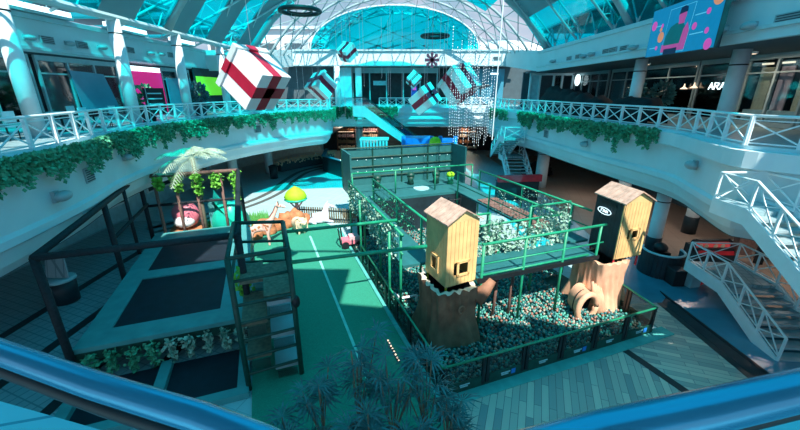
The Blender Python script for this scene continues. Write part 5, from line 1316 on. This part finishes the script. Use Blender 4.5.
# black draped furniture on the right balcony
def drape(path, w, hs, label):
    t = thing('covered_furniture', label, 'covered furniture', Vector((*path[0], UF))); vs = []; n = 12; P = resample(path, .35)
    for i, p in enumerate(P):
        d = (P[min(i+1, len(P)-1)]-P[max(i-1, 0)]).normalized(); nr = Vector((d.y, -d.x, 0)); h = hs[0]+(hs[1]-hs[0])*i/len(P)+.28*noise.noise(Vector((i*.45, 7, 0)))
        if i in (0, len(P)-1): h *= .5
        for k in range(n+1):
            a = PI*k/n; c0, s0 = math.cos(a), math.sin(a); wr = 1+.15*noise.noise(Vector((i*.8, k*.9, 2)))
            vs.append(p+nr*(w/2*c0*wr*(1.1 if s0 < .3 else .9))+Vector((0, 0, UF+.02+h*(s0**.45 if s0 > 0 else 0)*wr)))
    fs = [(i*(n+1)+k, i*(n+1)+k+1, (i+1)*(n+1)+k+1, (i+1)*(n+1)+k) for i in range(len(P)-1) for k in range(n)]
    MB().add(vs, fs).build('black_cover', M['cloth'], t, True)
drape([(12.4, 31.5), (12.5, 28), (12.3, 25), (12.6, 22.6)], 1.5, (1.9, 1.0), 'long black covered heap behind the right railing, farther one')
drape([(12.1, 21.3), (12.4, 19.8), (12.7, 18.3)], 1.1, (1.1, 1.3), 'black covered heap behind the right railing near the screen')

# ================= PALMS
def palm(p, h, label, m, nf=16, fl=1.6, droop=.7, wid=.05, nl=16, ll=.45):
    t = thing('palm_tree', label, 'palm', p)
    MB().path([p, p+Vector((.05, 0, h*.5)), p+Vector((0, 0, h))], .1, 10, [.16, .11, .1]).build('trunk', M['trunk'], t, True)
    for k in range(nf):
        a = 2*PI*k/nf+random.uniform(-.2, .2); el = random.uniform(.1, 1.1); d = Vector((math.cos(a), math.sin(a), 0)); pts = []
        for j in range(9):
            q = j/8; pts.append(p+Vector((0, 0, h))+d*(fl*q*math.cos(el*.6))+Vector((0, 0, fl*(math.sin(el)*q-droop*q*q*1.3))))
        mb = MB().path(pts, .015, 4)
        for j in range(nl):
            q = .15+.85*j/nl; i = min(7, int(q*8)); c0 = pts[i].lerp(pts[i+1], q*8-i); td = (pts[i+1]-pts[i]).normalized(); sd = td.cross(Vector((0, 0, 1))).normalized()
            for s_ in (-1, 1):
                e = (sd*s_+td*.7+Vector((0, 0, -.35))).normalized(); l_ = ll*math.sin(PI*(.15+.8*q)); w = td*wid*.5
                mb.add([c0-w, c0+w, c0+e*l_*.6+w*.8-Vector((0, 0, .02)), c0+e*l_-Vector((0, 0, .1*l_))], [(0, 1, 2, 3)])
        mb.build('frond', M[m], t)
    return t
palm(Vector((-10.6, 18.3, 0)), 4.75, 'cream leaved palm rising in front of the left balcony', 'palmc', 13, 1.9, .55, .06, 15, .6)
def fan_palm(p, h, label, n=9, seed=0):
    random.seed(seed); t = thing('fan_palm', label, 'fan palm', p, 'dark fan palms at the bottom of the photo')
    MB().lathe(p, [(.2, 0), (.28, .4), (.3, .42)], 14).build('pot', M['dark'], t, True)
    for k in range(n):
        a = random.uniform(0, 2*PI); r = random.uniform(.05, .5); hh = h*random.uniform(.55, 1.05); c0 = p+Vector((math.cos(a)*r, math.sin(a)*r, hh))
        st_ = MB().path([p+Vector((0, 0, .4)), p.lerp(c0, .6)+Vector((0, 0, .15)), c0], .015, 5); st_.build('stem', M['trunk'], t)
        mb = MB(); out = Vector((math.cos(a), math.sin(a), .55)).normalized(); sd = out.cross(Vector((0, 0, 1))).normalized(); u2 = sd.cross(out)
        for j in range(15):
            th = (j/14-.5)*4.4; d = (out*math.cos(th)+sd*math.sin(th)+u2*random.uniform(-.25, .25)).normalized(); l_ = random.uniform(.38, .58); w = d.cross(u2).normalized()*.022
            mb.add([c0, c0+d*l_*.45+w+u2*.02, c0+d*l_-Vector((0, 0, .12)), c0+d*l_*.45-w+u2*.02], [(0, 1, 2, 3)])
        mb.build('leaf_fan', M['palm'], t)
for k, (x, y, h, lb) in enumerate(((-1.75, 6.1, 2.2, 'dark fan palm at the bottom left of the palm row beside the climbing tower'), (-.95, 6.35, 2.9, 'tallest dark fan palm near the white turf line'), (-.15, 6.2, 2.5, 'dark fan palm in the middle of the palm row'), (.6, 6.2, 2.4, 'dark fan palm second from the right of the palm row'), (1.05, 5.9, 1.9, 'dark fan palm at the right end, next to the pit fence corner'), (-.6, 5.2, 2.1, 'dark fan palm in the front left of the palm group'), (.3, 5.0, 2.0, 'dark fan palm in the front right of the palm group'), (-2.2, 5.3, 1.7, 'low dark fan palm at the front far left of the palm group'))):
    fan_palm(Vector((x, y, .05)), h, lb, 12, k+3)

# ================= NEAR HANDRAIL
rp = [Vector((x, y, CZ-.45)) for x, y in ((-3.2, 1.3), (-1.6, .84), (-.73, .54), (-.49, .46), (-.29, .40), (-.18, .36), (-.09, .315), (0, .295), (.06, .305), (.13, .335), (.28, .375), (.45, .41), (.63, .45), (1.6, .66), (3.2, 1.0))]
t = thing('near_handrail', 'glossy blue metal handrail crossing both bottom corners of the photo', 'handrail', (0, .36, UF))
MB().path(rp, .03, 20, [.021]*6+[.022, .024, .026, .028, .029, .030, .030, .030, .030]).build('handrail', M['rail'], t, True)
MB().path([p-Vector((0, 0, .045)) for p in rp], .014, 8).build('under_channel', M['black'], t, True)
for x, y in ((-2.6, 1.08), (2.6, .95)): MB().box((x, y, UF+.55), (.06, .06, 1.05)).build('post', M['chrome'], t)

# downlights
def downlight(p, power, col, label, size=.35):
    t = thing('ceiling_downlight', label, 'ceiling light', p)
    tr_ = MB().lathe(Vector(p)-Vector((0, 0, .06)), [(.2, 0), (.22, .08)], 18).build('trim_ring', M['white'], t)
    MB().lathe(Vector(p)-Vector((0, 0, .075)), [(.15, 0), (.15, .02)], 18).build('lens', M['lamp'], tr_)
    l = bpy.data.lights.new('downlight', 'AREA'); l.shape = 'DISK'; l.size = size; l.energy = power; l.color = col
    o = bpy.data.objects.new('downlight', l); C.objects.link(o); o.location = Vector(p)-Vector((0, 0, .1))
for k, (x, y) in enumerate(((16.5, 13.5), (16, 17.5), (15, 22), (14.5, 27))): downlight((x, y, 3.5), 42, (1, .82, .72), 'warm downlight under the right balcony, %s from the camera' % ordn[k])
for k, (x, y) in enumerate(((-8, 49.5), (-2.5, 49.5), (9.5, 49.5))): downlight((x, y, 4.3), 160, (1, .7, .5), 'warm downlight in the shops at the back, %s from the left' % ordn[k])
for k, (x, y) in enumerate(((15.4, 17.2), (15.2, 24))): downlight((x, y, 9.6), 60, (1, .72, .52), 'warm downlight in the upper right arcade, %s from the camera' % ordn[k])
struct(MB().box((17, 38.2, 8.1), (9.6, .2, 3.3)).build('wall_right_end', M['backstore'], origin=(0, 0, 0)))
struct(MB().box((-17.2, 38.2, 8.1), (9.6, .2, 3.3)).build('wall_left_end', M['backstore'], origin=(0, 0, 0)))
t = thing('storefront', 'pale framed glazed storefront closing the far end of the right balcony', 'shop front', (14.2, 36, UF))
fr = MB()
for x in (12.4, 13.3, 14.6, 15.4, 16.4): fr.box((x, 36.5, 8.0), (.16, .16, 3.1))
fr.box((14.4, 36.5, 9.5), (4.2, .16, .2)).box((14.4, 36.5, 6.6), (4.2, .16, .3)).build('frame', M['white'], t)
MB().box((12.85, 36.6, 8.0), (.8, .05, 2.9)).build('door_leaf', M['cyanlight'], t); MB().box((15.0, 36.6, 8.0), (.8, .05, 2.9)).build('glass', M['glass_dark'], t)

# ================= WORLD, SUN, CAMERA
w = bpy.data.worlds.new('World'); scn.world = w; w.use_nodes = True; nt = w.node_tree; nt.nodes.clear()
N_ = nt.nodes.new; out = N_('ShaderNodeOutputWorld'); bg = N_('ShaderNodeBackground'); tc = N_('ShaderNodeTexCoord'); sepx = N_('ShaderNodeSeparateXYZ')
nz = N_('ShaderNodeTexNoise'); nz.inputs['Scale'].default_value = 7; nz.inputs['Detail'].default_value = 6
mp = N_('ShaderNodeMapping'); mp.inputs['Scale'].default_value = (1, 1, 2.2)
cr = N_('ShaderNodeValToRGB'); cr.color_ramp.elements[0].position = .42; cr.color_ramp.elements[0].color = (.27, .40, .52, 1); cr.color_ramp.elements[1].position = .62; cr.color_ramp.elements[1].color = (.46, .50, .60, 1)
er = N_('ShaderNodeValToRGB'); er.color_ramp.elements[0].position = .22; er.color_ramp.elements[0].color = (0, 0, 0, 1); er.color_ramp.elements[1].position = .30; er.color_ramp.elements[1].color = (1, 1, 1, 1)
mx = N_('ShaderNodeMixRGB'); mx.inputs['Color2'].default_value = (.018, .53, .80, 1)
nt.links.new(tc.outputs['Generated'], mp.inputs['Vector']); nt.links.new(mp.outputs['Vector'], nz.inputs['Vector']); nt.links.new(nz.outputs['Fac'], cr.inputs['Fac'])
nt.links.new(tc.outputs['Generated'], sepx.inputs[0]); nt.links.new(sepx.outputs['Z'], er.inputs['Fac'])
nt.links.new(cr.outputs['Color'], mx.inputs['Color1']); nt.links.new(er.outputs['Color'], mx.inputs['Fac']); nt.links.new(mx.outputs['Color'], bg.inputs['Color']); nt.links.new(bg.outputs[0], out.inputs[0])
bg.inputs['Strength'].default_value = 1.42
sun = bpy.data.lights.new('sun', 'SUN'); sun.energy = 8.5; sun.color = (1, .90, .80); sun.angle = .01
so_ = bpy.data.objects.new('sun', sun); C.objects.link(so_); so_.rotation_euler = Vector((-.2, .55, -.81)).to_track_quat('-Z', 'Y').to_euler()
cam = bpy.data.cameras.new('camera'); co = bpy.data.objects.new('camera', cam); C.objects.link(co); scn.camera = co
co.location = EYE; co.rotation_euler = (PI/2-TH, 0, 0); cam.sensor_width = 36; cam.lens = 36*FOC/800; cam.clip_start = .05; cam.clip_end = 300
scn.view_settings.view_transform = 'Standard'; scn.view_settings.look = 'None'; scn.view_settings.gamma = 1; scn.view_settings.exposure = 0; scn.view_settings.use_curve_mapping = False
